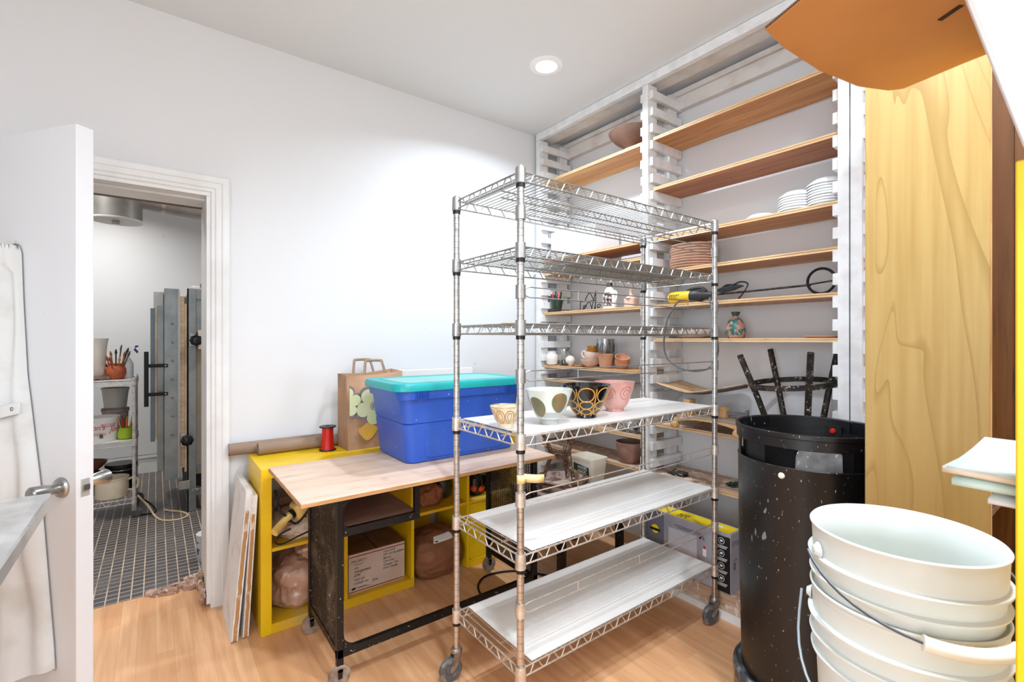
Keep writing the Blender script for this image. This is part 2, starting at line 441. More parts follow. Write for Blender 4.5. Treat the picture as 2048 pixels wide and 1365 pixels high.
strip([(.205, .045, 1.195), (.25, .078, 1.18), (.30, .088, 1.155), (.36, .10, 1.11), (.42, .10, 1.09)], .042, .006).build('belt_tab', m_cloth, cov, bev=.002)
m_snap = M('grey snap metal', (.62, .62, .62), .35, .9)
for x, y, z in ((.221, .062, 1.192), (.266, .091, 1.178), (.30, .075, 1.02), (.31, .082, .88)):
    MB().lathe([(0, .004), (.005, .004), (.0075, .002), (.0075, 0), (0, 0)], 16, mtx=axes((x, y, z), (1, 0, 0), (0, 0, -1), (0, 1, 0))).build('snap_button', m_snap, cov)

tb = thing('steel_table', 'bright worn steel topped table in front of the hanging coverall', 'table', (-.8, 1.55, 0))
x0, x1, y0, y1, zt = -.5, .53, -.65, .57, .95
b = MB()
P = [(x0, y0), (x1, y0), (x1, y1), (x0, y1)]
vs = []
for ins, z in ((.026, zt), (.004, zt-.004), (0, zt-.010), (0, zt-.045), (.012, zt-.052), (.02, zt-.045)):
    for sx, sy in ((0, 0), (1, 0), (1, 1), (0, 1)):
        vs.append((x0+ins if not sx else x1-ins, y0+ins if not sy else y1-ins, z))
fs = [(0, 1, 2, 3)]+[(4*k+i, 4*k+(i+1) % 4, 4*k+4+(i+1) % 4, 4*k+4+i) for k in range(5) for i in range(4)]+[(23, 22, 21, 20)]
b._add(vs, fs); b.build('tabletop', m_galv, tb, smooth=False)
for x, y in ((-.42, -.5), (-.42, .45), (-.08, -.5), (-.08, .42)):
    MB().box(x-.02, x+.02, y-.02, y+.02, 0, zt-.05).build('leg', m_galv, tb, bev=.003)
# ------------------------------------------------------------------ wire rack on casters
RX0, RX1, RY0, RY1 = 1.022, 2.272, 1.313, 1.755
RC = ((RX0+RX1)/2, (RY0+RY1)/2, 0)
rack = thing('wire_rack', 'tall six tier chrome wire rack on casters in the middle of the room', 'rack', RC)
hx, hy = (RX1-RX0)/2, (RY1-RY0)/2
def post_mat():
    m, nt, p = newmat('grooved chrome post'); p.inputs['Metallic'].default_value = .9; p.inputs['Roughness'].default_value = .3
    t = nt.nodes.new('ShaderNodeTexCoord'); sx = nt.nodes.new('ShaderNodeSeparateXYZ'); nt.links.new(t.outputs['Object'], sx.inputs[0])
    mo = nt.nodes.new('ShaderNodeMath'); mo.operation = 'PINGPONG'; mo.inputs[1].default_value = .0127; nt.links.new(sx.outputs['Z'], mo.inputs[0])
    r = nt.nodes.new('ShaderNodeMapRange'); r.inputs['From Min'].default_value = 0; r.inputs['From Max'].default_value = .0012; nt.links.new(mo.outputs[0], r.inputs['Value'])
    v = coords(nt, (1, 1, .5))
    f = noise_fac(nt, v, 60, 5, .45, .7)
    base = mixc(nt, f, lin((.78, .78, .77)), lin((.62, .61, .59)))
    base = mixc(nt, noise_fac(nt, coords(nt), 90, 2, .63, .66), base, lin((.88, .84, .79)))
    lo = nt.nodes.new('ShaderNodeMapRange'); lo.inputs['From Min'].default_value = 1.25; lo.inputs['From Max'].default_value = .2; lo.inputs['To Max'].default_value = .6
    nt.links.new(sx.outputs['Z'], lo.inputs['Value'])
    base = mixc(nt, lo.outputs[0], base, lin((.78, .74, .70)))
    base = mixc(nt, r.outputs[0], lin((.30, .29, .28)), base)
    nt.links.new(base, p.inputs['Base Color']); return m
m_post = post_mat()
for k, (x, y) in enumerate(((-hx, hy), (-hx, -hy), (hx, -hy), (hx, hy))):
    b = MB(); b.cyl((x, y, .125), (x, y, 2.035), .0128, 20)
    b.lathe([(.0128, 2.03), (.0138, 2.034), (.0138, 2.046), (.011, 2.05), (0, 2.05)], 20, (x, y, 0))
    b.build('post', m_post, rack)
def zig(p0, p1, zt, zb, per=.072):
    p0 = Vector(p0); p1 = Vector(p1); L = (p1-p0).length; n = max(1, int(L/per)); pts = []
    for i in range(n):
        for f, z in ((.12, zb), (.34, zb), (.56, zt), (.86, zt)):
            q = p0.lerp(p1, (i+f)/n); pts.append((q.x, q.y, z))
    return pts
def shelf_mb():
    b = MB(); dz = .033; g = .017
    for (p, q) in (((-hx+g, -hy), (hx-g, -hy)), ((-hx+g, hy), (hx-g, hy)), ((-hx, -hy+g), (-hx, hy-g)), ((hx, -hy+g), (hx, hy-g))):
        b.tube([(*p, 0), (*q, 0)], .0033, 6); b.tube([(*p, -dz), (*q, -dz)], .0033, 6)
        b.tube(zig((*p, 0), (*q, 0), -.002, -dz+.002), .0027, 5)
    for y in (-.02,):
        b.tube([(-hx+.06, y, -.006), (hx-.06, y, -.006)], .003, 6); b.tube([(-hx+.06, y, -dz), (hx-.06, y, -dz)], .003, 6)
        b.tube(zig((-hx+.06, y, 0), (hx-.06, y, 0), -.007, -dz+.002), .0023, 5)
    for x in (-hx+.03, hx-.03):
        b.tube([(x, -hy, -.004), (x, hy, -.004)], .0025, 6)
    n = 47
    for i in range(n+1):
        x = -hx+.05+(2*hx-.1)*i/n
        b.tube([(x, -hy-.002, .0005), (x, hy+.002, .0005)], .0019, 5)
    for sx in (-1, 1):
        for sy in (-1, 1):
            b.lathe([(.014, .012), (.0185, .012), (.0195, -.042), (.015, -.044), (.014, -.044)], 20, (sx*hx, sy*hy, 0))
            b.box(sx*hx-.006-(.012 if sx > 0 else -.0), sx*hx+.006+(.012 if sx < 0 else 0), sy*hy-.003, sy*hy+.003, -dz-.002, .003)
    return b
s0 = shelf_mb().build('shelf', m_chrome, rack)
for sx in (-1, 1):
    for sy in (-1, 1):
        MB().lathe([(.0145, -.043), (.0165, -.043), (.0165, -.056), (.0145, -.056), (.0145, -.043)], 18, (sx*hx, sy*hy, 0)).build('sleeve_clip', m_blackplastic, s0)
SHZ = (2.030, 1.768, 1.497, 1.098, .680, .285)
for i, z in enumerate(SHZ):
    o = s0 if i == 0 else copy_tree(s0, rack)
    o.location = (0, 0, z)
    if i >= 3:
        o.data = o.data if i == 3 else prevd
        if i == 3:
            o.data = o.data.copy(); o.data.materials[0] = m_chrome_lo; prevd = o.data
        MB().box(-hx+(.03 if i == 3 else .055), hx-.006, -hy+.006, hy-.008, .0032, .0068).build('shelf_liner', m_liner, o)
    if i == 1:
        MB().box(-.22, hx-.03, -hy+.02, hy-.02, .0032, .0055).build('shelf_liner', m_liner, o)
def ledge(z0, z1, clip=.024):
    b = MB(); y = -hy-.006
    for z, e in ((z0, 1), (z1, -1)):
        b.tube(smoothpts([(-hx+.012, y+.004, z-e*.009), (-hx+.035, y, z), (-hx+.06, y, z)], 4)+[(hx-.06, y, z), (hx-.035, y, z), (hx-.012, y+.004, z-e*.009)], .0024, 6)
    for x in (-.35, .02, .38):
        b.tube([(x, y, z0), (x, y, z1)], .0022, 6)
    for x in (-hx, hx):
        b.lathe([(.014, (z0+z1)/2+clip), (.018, (z0+z1)/2+clip), (.0185, (z0+z1)/2-clip), (.014, (z0+z1)/2-clip)], 18, (x, -hy, 0))
    return b
for za, zb in ((1.902, 1.868), (1.626, 1.590), (1.330, 1.294), (.898, .863), (.512, .478)):
    ledge(za, zb).build('ledge', m_chrome if za > 1.2 else m_chrome_lo, rack)
# casters
def caster(mb_loc, ang):
    c = Vector(mb_loc)
    b = MB(); b.lathe([(0, .135), (.02, .135), (.024, .128), (.024, .118), (.017, .112), (0, .112)], 20)
    for s in (-1, 1):
        b.prism([(-.02, .115), (.015, .115), (.028, .075), (.035, .05), (.028, .04), (.016, .045), (-.012, .09)], s*.017-.0015, s*.017+.0015, axes((0, 0, 0), (1, 0, 0), (0, 0, 1), (0, -1, 0)))
    b.cyl((.027, -.022, .05), (.027, .022, .05), .005, 10)
    b.box(-.018, .016, -.018, .018, .108, .114)
    b.box(.03, .062, -.012, .012, .022, .027)
    f = b.build('caster', M('caster steel', (.66, .63, .6), .4, .8, (.5, .45, .4), 40), rack, loc=c, rz=ang)
    wb = MB().lathe([(0, -.011), (.018, -.011), (.022, -.009), (.026, -.0125), (.044, -.0125), (.0495, -.007), (.0495, .007), (.044, .0125), (.026, .0125), (.022, .009), (.018, .011), (0, .011)], 32,
                    mtx=axes((.027, 0, .05), (1, 0, 0), (0, 0, 1), (0, -1, 0)))
    wb.build('wheel', m_grey_rubber, f)
for (x, y), a in zip(((-hx, hy), (-hx, -hy), (hx, -hy), (hx, hy)), (3.0, -2.4, 2.9, 2.6)):
    caster((x, y, 0), a)
m_tape = M('yellowed masking tape', (.90, .80, .52), .7, 0, (.95, .87, .65), 20)
b = MB()
P = [(-hx+.016*math.cos(a), -hy+.016*math.sin(a)) for a in [PI*1.0+PI*i/8*1.15 for i in range(9)]]+[(-hx+.03, -hy+.0), (-hx+.06, -hy-.012), (-hx+.095, -hy-.016)]
vs = []
for i, (x, y) in enumerate(P):
    d = .0 if i < 9 else -.004*(i-8)
    vs += [(x, y, .968+d), (x, y, .938+d)]
b._add(vs, [(2*i, 2*i+1, 2*i+3, 2*i+2) for i in range(len(P)-1)])
b.build('tape_strip', m_tape, rack, solid=.0015)
# grimy tape flags stuck on the third tier
MB().box(-hx+.01, -hx+.07, -hy+.1, -hy+.13, .002, .004).build('tape_flag', M('yellow tape', (.86, .80, .3), .6), rack, loc=(0, 0, 1.499))

# bowls on the fourth tier
BZ = 1.1052
def bowl_prof(r, h, foot, fh=.012):
    P = [(foot*.96, 0), (foot, .003), (foot*.97, fh)]
    for i in range(1, 11):
        t = i/10; P.append((foot*.97+(r-foot*.97)*(t**.62), fh+(h-fh)*t))
    return P
def prof_r(P, z):
    for (r0, z0), (r1, z1) in zip(P, P[1:]):
        if z0 <= z <= z1: return r0+(r1-r0)*(z-z0)/(z1-z0+1e-9)
    return P[-1][0]
def patch(P, a, zc, wa, hz, off=.0008, n=22, tilt=0, hole=0):
    """an elliptical patch lying on the turned surface"""
    b = MB(); vs = []; ring = 5
    for j in range(ring+1):
        f = hole+(1-hole)*j/ring
        for k in range(n):
            t = 2*PI*k/n; du = f*math.cos(t); dv = f*math.sin(t)
            u2 = du*math.cos(tilt)*wa-dv*math.sin(tilt)*hz; v2 = du*math.sin(tilt)*wa+dv*math.cos(tilt)*hz
            z = zc+v2; r = prof_r(P, z)+off; an = a+u2/max(prof_r(P, zc), .01)
            vs.append((r*math.cos(an), r*math.sin(an), z))
    b._add(vs, [(j*n+k, j*n+(k+1) % n, (j+1)*n+(k+1) % n, (j+1)*n+k) for j in range(ring) for k in range(n)])
    return b
m_cream = M('cream speckled glaze', (.88, .84, .74), .25, 0, (.78, .68, .5), 30, .5, .7)
m_gold = M('amber glaze line', (.72, .53, .26), .3)
o = thing('ceramic_bowl', 'small cream bowl with amber arches behind the front rack post', 'bowl', (1.075, 1.47, BZ), 0, 'glazed bowls on the rack')
P = bowl_prof(.062, .08, .03, .016); MB().lathe(vessel(P), 48).build('body', m_cream, o)
MB().lathe([(.062, .08), (.0635, .0815), (.062, .083), (.058, .081)], 48).build('rim', M('amber rim glaze', (.66, .55, .36), .3, 0, (.8, .72, .56), 40), o)
for k in range(9):
    a = PI+.5+2*PI*k/9
    patch(P, a, .045, .017, .026, .0007, hole=.86).build('arch_band', m_gold, o)
    patch(P, a, .045, .009, .017, .0007, hole=.80).build('arch_band', m_gold, o)
m_celadon = M('pale celadon glaze', (.86, .89, .86), .15, coat=.3)
m_celgrey = M('grey glaze', (.70, .71, .70), .3)
m_brownov = M('olive brown glaze patch', (.52, .43, .30), .45, 0, (.42, .44, .32), 26, .4, .6, spk=[((.62, .44, .26), 40, .6)])
o = thing('ceramic_bowl', 'white bowl with large olive brown oval patches on the rack', 'bowl', (1.258, 1.43, BZ), 0, 'glazed bowls on the rack')
P = bowl_prof(.094, .138, .037, .016); MB().lathe(vessel(P, .005), 56).build('body', m_celadon, o)
MB().lathe([(prof_r(P, z)+.0006, z) for z in (.002, .008, .016, .03, .04, .052)], 56).build('foot_glaze', m_celgrey, o)
for k in range(5):
    a = PI*1.02+.56-2*PI*k/5
    patch(P, a+.80, .072 if k % 2 else .090, .034, .041, .001, tilt=.4).build('oval_patch', m_brownov, o)
def cells_mat():
    m, nt, p = newmat('black glaze with gold cells'); p.inputs['Roughness'].default_value = .12; p.inputs['Coat Weight'].default_value = .4
    p.inputs['Base Color'].default_value = lin((.055, .06, .075)); return m
m_blackg = cells_mat(); m_goldg = M('gold glaze lines', (.80, .58, .25), .3)
o = thing('ceramic_bowl', 'black bowl covered in gold rings between the white and pink bowls', 'bowl', (1.492, 1.455, BZ), 0, 'glazed bowls on the rack')
P = bowl_prof(.104, .142, .044, .014); MB().lathe(vessel(P, .005), 64).build('body', m_blackg, o)
b = MB()
for k in range(7):
    a = 2*PI*k/7+.35
    for zc, hz, wf in ((.104, .030, .74), (.060, .0165, .72), (.030, .0125, .70)):
        rr = prof_r(P, zc); wa = wf*PI*rr/7*1.12; pts = []
        for i in range(20):
            t = 2*PI*i/20; z = zc+hz*math.sin(t); an = a+wa*math.cos(t)/rr; r = prof_r(P, z)-.0012
            pts.append((r*math.cos(an), r*math.sin(an), z))
        b.tube(pts, .0030, 6, True)
    a2 = a+PI/7; b.tube([((prof_r(P, z)-.0014)*math.cos(a2), (prof_r(P, z)-.0014)*math.sin(a2), z) for z in [.012+.118*i/10 for i in range(11)]], .0032, 5)
b.build('gold_rings', m_goldg, o)
m_pink = M('pink glaze', (.84, .64, .60), .25, 0, (.80, .56, .52), 12, coat=.2); m_pinkl = M('tan glaze line', (.68, .45, .38), .35)
o = thing('ceramic_bowl', 'pink bowl with swirling lines farthest along the rack shelf', 'bowl', (1.735, 1.505, BZ), 0, 'glazed bowls on the rack')
P = bowl_prof(.094, .138, .043, .012); MB().lathe(vessel(P, .005), 56).build('body', m_pink, o)
b = MB()
for k in range(6):
    a = 2*PI*k/6+.35; pts = []
    for i in range(44):
        t = i/43*4.2*PI; q = .006+.030*(1-i/43); z = .088+q*math.sin(t); an = a+q*math.cos(t)/.085; r = prof_r(P, z)+.0002
        pts.append((r*math.cos(an), r*math.sin(an), z))
    b.tube(pts, .0014, 5)
b.build('swirl_lines', m_pinkl, o)
o = MB().blob((0, 0, .017), (.024, .018, .017), 2.4, .1, 2, 3, 20, flat=0).build('sponge', M('yellow sponge', (.88, .74, .2), .9, bmp=.4), loc=(1.235, 1.66, BZ)); tag(o, 'small yellow sponge behind the white bowl on the rack', 'sponge')

# ------------------------------------------------------------------ built-in shelving along the right wall
FX = 2.487
def gz(n): return 2.70+.106*n
su = thing('shelving_unit', 'white floor to ceiling shelving with slatted uprights along the right wall', 'shelving', (FX, 1.4, 0))
AT = (FX, 1.4, 0)
def upright(y0, y1, sides, nails=True):
    b = MB()
    b.box(FX, FX+.092, y0, y1, 0, CH-.06); b.box(FX+.225, FX+.31, y0, y1, 0, CH-.06)
    for n in range(-25, 4):
        z = gz(n)
        if z-.054 < .14: continue
        j = rnd.uniform(-.002, .002)
        for s in sides:
            y = (y0-.026, y0) if s < 0 else (y1, y1+.026)
            b.box(FX+.014+j, FX+.325+j, y[0], y[1], z-.053, z)
    return b.build('upright', m_shelfw, su, smooth=False, at=AT, bev=.0015, seg=1)
upright(2.945, 2.99, (-1,)); upright(1.885, 1.929, (-1, 1)); upright(.798, .842, (1,)); upright(.748, .792, (-1,)); upright(-.34, -.296, (1, -1))
b = MB().box(FX, FX+.038, -.36, 2.99, CH-.058, CH-.002); b.build('top_rail', m_shelfw, su, smooth=False, at=AT, bev=.0015, seg=1)
b = MB().box(FX+.0385, FX+.17, -.36, 2.99, CH-.042, CH-.006).box(XR-.042, XR-.002, -.36, 2.99, CH-.15, CH-.062).box(XR-.06, XR-.002, -.36, 2.99, CH-.06, CH-.03)
b.build('top_plank', m_pinewhite, su, smooth=False, at=AT, bev=.0015, seg=1)
def board(y0, y1, n, mat, lbl=None, th=.02, dx=.03, depth=.285, edge=True, tilt=0):
    z = gz(n)+.0004; b = MB(); b.box(FX+dx+.003, FX+dx+depth, y0, y1, z, z+th)
    o = b.build('shelf', mat, su, smooth=False, at=AT)
    e = MB().box(FX+dx, FX+dx+.003, y0, y1, z, z+th*.45).box(FX+dx, FX+dx+.003, y0, y1, z+th*.6, z+th)
    e.build('ply_edge', m_plyE, o, smooth=False, at=AT)
    MB().box(FX+dx+.0012, FX+dx+.003, y0, y1, z+th*.45, z+th*.6).build('ply_core', m_plyR, o, smooth=False, at=AT)
    if lbl: o['label'] = lbl
    return z+th
Rr = (.845, 1.868); Lr = (1.944, 2.93); Tr = (-.28, .744)
ZS = {}
for k, n, mt in (('S1', 0, m_plyU), ('S2', -3, m_plyR), ('S3', -6, m_plyT), ('S4', -8, m_plyU), ('S5', -10, m_plyD), ('S6', -12, m_plyU), ('S7', -17, m_plyD), ('S8', -20, m_plyD)):
    ZS[k] = board(*Rr, n, mt)
for k, n, mt in (('L1', 0, m_plyU), ('L2', -6, m_plyR), ('L3', -7, m_plyU), ('L4', -10, m_plyD), ('L5', -14, m_plyU), ('L7', -18, m_plyD), ('L8', -20, m_plyD)):
    ZS[k] = board(*Lr, n, mt)
ZS['L6'] = board(2.15, 2.92, -15, m_pinewhite)
for n in (-1, -5, -9, -13, -17): board(*Tr, n, m_plyU if n % 2 else m_plyR)
MB().box(2.352, XR-.002, -.34, 1.83, .100, .124).build('bottom_deck', m_plyD, su, smooth=False, at=AT)
MB().box(2.356, 2.374, -.34, 1.83, 0, .0995).build('toe_board', m_plyD, su, smooth=False, at=AT)
MB().box(2.334, 2.355, -.34, 1.83, 0, .035).build('base_strip', m_trim, su, smooth=False, at=AT)

# things on the shelves -------------------------------------------------
m_terra = M('terracotta', (.82, .60, .46), .8, 0, (.76, .53, .40), 14)
m_bisque = M('pink bisque', (.87, .73, .65), .8, 0, (.82, .67, .58), 18)
m_brownclay = M('brown clay', (.48, .36, .30), .6, 0, (.54, .41, .34), 12)
m_whiteg = M('white ceramic', (.93, .93, .925), .3)
m_glass = M('clear glass', (.97, .98, .98), .03, trans=1)
o = MB().lathe(vessel([(.05, 0), (.055, .006), (.058, .04), (.075, .06), (.125, .095), (.16, .135), (.166, .15)], .006), 56).build('flared_bowl', m_brownclay)
o.location = (2.64, 2.125, ZS['L1']); tag(o, 'wide brown flared bowl on the top shelf next to the middle upright', 'bowl')
# pale crate on L2
o = MB().box(-.13, .13, -.24, .24, 0, .21).build('storage_box', M('plain white box', (.92, .92, .92), .5), bev=.004, loc=(2.665, 2.62, ZS['L2'])); tag(o, 'plain white box on a shelf behind the wire rack top', 'box')
# stack of bisque plates on S4
pl = MB().lathe([(0, 0), (.085, 0), (.09, .002), (.125, .008), (.134, .0125), (.1345, .0155), (.131, .016), (.12, .0125), (.085, .006), (0, .006)], 64).build('dinner_plate', m_bisque)
for i in range(9):
    o = pl if i == 0 else copy_tree(pl)
    o.location = (2.645+rnd.uniform(-.003, .003), 1.672+rnd.uniform(-.003, .003), ZS['S4']+.0161*i)
    tag(o, 'unglazed pink plate in the tall stack beside the middle upright', 'plate', 'stacked pink bisque plates')
wb_ = MB().lathe([(0, .030), (.035, .030), (.055, .026), (.082, .006), (.088, .0), (.090, .003), (.085, .011), (.058, .031), (.037, .035), (0, .035)], 56).build('shallow_bowl', m_whiteg)
def stack(n, x, y, z, dz, sc, label, group):
    for i in range(n):
        o = copy_tree(wb_); o.location = (x+rnd.uniform(-.002, .002), y+rnd.uniform(-.002, .002), z+dz*i); o.scale = (sc, sc, 1)
        tag(o, label, 'bowl', group)
wb_.location = (2.63, 1.25, ZS['S3']); tag(wb_, 'single white dish upside down left of the white bowl stacks', 'bowl')
stack(7, 2.635, 1.075, ZS['S3'], .0135, .97, 'white shallow bowl upside down in the shorter white stack', 'shorter white bowl stack')
stack(9, 2.63, .94-.005, ZS['S3'], .0135, .98, 'white shallow bowl upside down in the taller stack by the upright', 'taller white bowl stack')
# pens in a green cup
cup = thing('pen_cup', 'dark green glass cup packed with pens and markers', 'pen holder', (2.60, 2.862, ZS['L4']))
MB().lathe(vessel([(.033, 0), (.036, .004), (.046, .06), (.056, .098)], .003), 32).build('cup', M('dark green glass', (.10, .20, .14), .08, coat=.5), cup)
pc = [(.1, .1, .12), (.85, .25, .35), (.15, .3, .2), (.9, .9, .88), (.12, .12, .2), (.85, .3, .3), (.2, .2, .2), (.9, .5, .55), (.1, .1, .1), (.8, .8, .3)]
pm = [M('pen colour', c, .4) for c in pc]
for i in range(10):
    a = 2*PI*i/10; r0 = .014; r1 = .04+.008*rnd.random(); h = .13+.035*rnd.random()
    b = MB().cyl((r0*math.cos(a), r0*math.sin(a), .006), (r1*math.cos(a), r1*math.sin(a), h), .0048, 10)
    b.cyl((r1*math.cos(a), r1*math.sin(a), h), (r1*1.06*math.cos(a), r1*1.06*math.sin(a), h+.01), .0056, 10); b.build('pen', pm[i], cup)
# black wire easel
m_iron = M('black iron', (.05, .05, .05), .5, .3)
ez = MB(); e = ez
def sp(pts, r=.0032): ez.tube(smoothpts(pts, 6), r, 6)
sp([(0, -.095, .003), (0, -.095, .07)]); sp([(0, -.095, .07), (-.0, .06, .07)]); sp([(0, .06, .07), (0, .06, .003)])
sp([(0, -.05, .07), (0, -.0, .13), (0, .045, .07)]); sp([(0, .065, .14), (0, .062, .05), (0, .05, .003)]); sp([(0, .065, .14), (.0, .02, .003)])
for c in (-.07, .075):
    sp([(-.02, c+.02*math.cos(t)*(1-t/9), .026+.02*math.sin(t)*(1-t/9)) for t in [i*.5 for i in range(14)]])
sp([(0, -.095, .005), (-.02, -.05, .006), (-.02, .075, .006)]); sp([(0, 0, .07), (.07, 0, .003)])
sp([(0, -.095, .003), (.05, -.06, .003)]); sp([(0, .0, .07), (-.02, .01, .006)])
o = ez.build('plate_easel', m_iron); o.location = (2.60, 2.50, ZS['L4']); o.rotation_euler.z = PI; tag(o, 'black scrolled wire plate easel on the shelf left of the glue bottle', 'plate stand')
# glue bottle
gb = thing('glue_bottle', 'white glue bottle with black cap and printed label', 'bottle', (2.60, 2.30, ZS['L4']))
MB().prism(rounded(-.027, .027, -.052, .052, .02), 0, .115).lathe([(.04, .115), (.036, .135), (.022, .152), (.018, .158), (0, .158)], 28).build('body', M('milky plastic', (.93, .92, .88), .35), gb, bev=.004)
MB().lathe([(0, .185), (.016, .185), (.019, .18), (.019, .157), (0, .157)], 24).build('cap', m_blackplastic, gb)
gl = MB().box(-.0285, -.0272, -.043, .035, .02, .105).build('label', M('printed label', (.78, .78, .74), .5, 0, (.35, .16, .18), 60, .45, .55, stretch=(1, 1, 1)), gb)
text('label_text', 'GLUE', .022, M('label ink', (.15, .07, .08), .6), gl, (-.0292, .036, .062), (0, -1, 0), (0, 0, 1))
MB().tube(smoothpts([(0, -.045, .125), (0, -.062, .112), (0, -.06, .07), (0, -.048, .05)]), .007, 10).build('handle', M('milky plastic grip', (.92, .91, .87), .35), gb)
o = MB().prism(rounded(-.03, .03, -.045, .045, .016), 0, .062).lathe([(.038, .062), (.03, .075), (.014, .084), (.011, .09), (.011, .118), (.015, .124), (0, .126)], 28).build('clay_bottle', m_bisque, bev=.003, loc=(2.60, 2.11, ZS['L4'])); tag(o, 'small unglazed clay flask with a narrow neck on the shelf', 'bottle')
# L5
z5 = ZS['L5']
o = MB().lathe(vessel([(.03, 0), (.044, .008), (.05, .045), (.048, .075), (.036, .09), (.036, .108), (.039, .112)], .004), 36).build('white_vase', M('off white glaze', (.93, .90, .87), .35)); o.location = (2.555, 2.868, z5); tag(o, 'squat white vase at the left end of the middle shelf', 'vase')
jr = thing('glass_jar', 'clear glass jar with a silver lid beside the white vase', 'jar', (2.60, 2.775, z5))
MB().lathe(vessel([(.03, 0), (.037, .006), (.038, .085), (.031, .1), (.031, .115)], .0025), 32).build('body', m_glass, jr)
MB().lathe([(0, .127), (.032, .127), (.034, .124), (.034, .112), (0, .112)], 32).build('lid', m_steel, jr)
MB().blob((0, 0, .025), (.025, .024, .02), 2.2, .35, 3, 5, 16, flat=.005).build('contents', M('dark scraps', (.25, .2, .18), .8), jr)
cl = thing('round_ornament', 'round white ornament with a dark face on the middle shelf', 'ornament', (2.555, 2.66, z5))
MB().lathe([(0, 0), (.014, 0), (.02, .008), (.034, .03), (.037, .045), (.033, .062), (.018, .078), (0, .082)], 32).build('body', M('cream ceramic', (.9, .86, .8), .4), cl)
MB().lathe([(0, .006), (.018, .004), (.021, 0), (0, 0)], 24, mtx=axes((-.025, .012, .022), (0, 1, 0), (.4, 0, .92), (-.9, .3, -.1))).build('face', M('dark face', (.2, .15, .13), .5), cl)
for i, (dx, dy, a, l) in enumerate(((0, 0, .2, .10), (-.012, .03, -.35, .085), (.015, -.02, .6, .08), (-.02, -.03, 1.1, .07))):
    o = MB().tube([(-l/2, 0, .006), (-l/4, .003, .008), (l/4, -.003, .007), (l/2, 0, .006)], [.004, .006, .006, .004], 8).build('clay_stick', M('brown clay stick', (.6, .43, .3), .8), loc=(2.56+dx, 2.575+dy, z5), rz=a+PI/2)
    tag(o, 'short brown clay stick lying beside the bisque bowl', 'stick', 'clay sticks on the middle shelf')
o = MB().lathe(vessel([(.032, 0), (.04, .005), (.066, .03), (.073, .052), (.074, .06)], .004), 40).build('bisque_bowl', m_bisque); o.location = (2.595, 2.485, z5); tag(o, 'pale bisque bowl holding a mug on the middle shelf', 'bowl')
mg = thing('mug', 'pale bisque mug tipped in the bisque bowl on the middle shelf', 'mug', (2.595, 2.485, z5+.033)); mg.rotation_euler = (.12, .1, 0)
MB().lathe(vessel([(.026, 0), (.036, .004), (.05, .035), (.057, .065), (.058, .078)], .004), 40).build('body', M('light bisque', (.90, .80, .73), .7), mg)
MB().tube(smoothpts([(0, .05, .065), (0, .085, .075), (-.003, .098, .052), (0, .08, .028), (0, .046, .022)], 6), .0065, 10).build('handle', M('light bisque handle', (.90, .80, .73), .7), mg)
o = MB().lathe(vessel([(.038, 0), (.042, .004), (.05, .06), (.056, .098), (.057, .102)], .004), 40).build('terracotta_cup', m_terra); o.location = (2.56, 2.303, z5); tag(o, 'straight sided terracotta cup on the middle shelf in front of the lantern', 'cup')
o = MB().lathe(vessel([(.03, 0), (.036, .004), (.05, .035), (.054, .06)], .004), 36).build('terracotta_bowl', m_terra); o.location = (2.615, 2.20, z5); tag(o, 'small terracotta bowl right of the cup carrying another bowl', 'bowl', )
o = MB().lathe(vessel([(.02, 0), (.03, .004), (.047, .03), (.052, .055)], .004), 36).build('terracotta_bowl', m_terra); o.location = (2.612, 2.203, z5+.035); o.rotation_euler = (.35, -.25, 0); tag(o, 'small terracotta bowl tilted inside another at the shelf end', 'bowl')
ln = thing('candle_lantern', 'silver cylinder lantern with a pierced leaf pattern', 'lantern', (2.71, 2.44, z5))
MB().lathe(vessel([(.062, 0), (.064, .003), (.064, .21)], .002), 40).build('cylinder', m_steel, ln)
b = MB()
for k in range(8):
    for zc in (.07, .145):
        a = 2*PI*k/8+(.39 if zc > .1 else 0)
        pts = [(.0652*math.cos(a+.28*math.sin(t)*(1-.3*math.cos(t))), .0652*math.sin(a+.28*math.sin(t)*(1-.3*math.cos(t))), zc+.034*math.cos(t)) for t in [2*PI*i/16 for i in range(16)]]
        b.tube(pts, .0017, 5, True); b.tube([(.0652*math.cos(a), .0652*math.sin(a), zc-.03), (.0652*math.cos(a), .0652*math.sin(a), zc+.025)], .0016, 5)
b.build('leaf_tracery', M('dark tracery', (.34, .34, .34), .4, .8), ln)
o = MB().lathe(vessel([(.035, 0), (.045, .01), (.05, .12), (.042, .128), (.042, .135), (.046, .14), (.046, .155)], .004), 36).build('amber_pot', M('amber glaze', (.78, .50, .17), .3)); o.location = (2.745, 2.60, z5); tag(o, 'amber orange lidded pot behind the bisque mug', 'pot')
# L7 L8
o = MB().blob((0, 0, .03), (.075, .09, .04), 2.4, .5, 3.2, 8, 40, flat=.0, crease=.5).build('plastic_bag', M('crumpled silver plastic', (.72, .71, .70), .2, .4, (.5, .49, .48), 30), loc=(2.615, 2.10, ZS['L7'])); tag(o, 'crumpled silvery plastic bag on the low shelf by the middle upright', 'bag')
o = MB().lathe(vessel([(.055, 0), (.06, .004), (.078, .05), (.088, .10), (.09, .128), (.093, .136), (.093, .142)], .006), 44).build('clay_pot', M('dusty red brown clay', (.58, .42, .36), .8, 0, (.66, .52, .45), 14)); o.location = (2.60, 2.125, ZS['L8']); tag(o, 'dusty red brown clay pot on the lowest left shelf', 'pot')
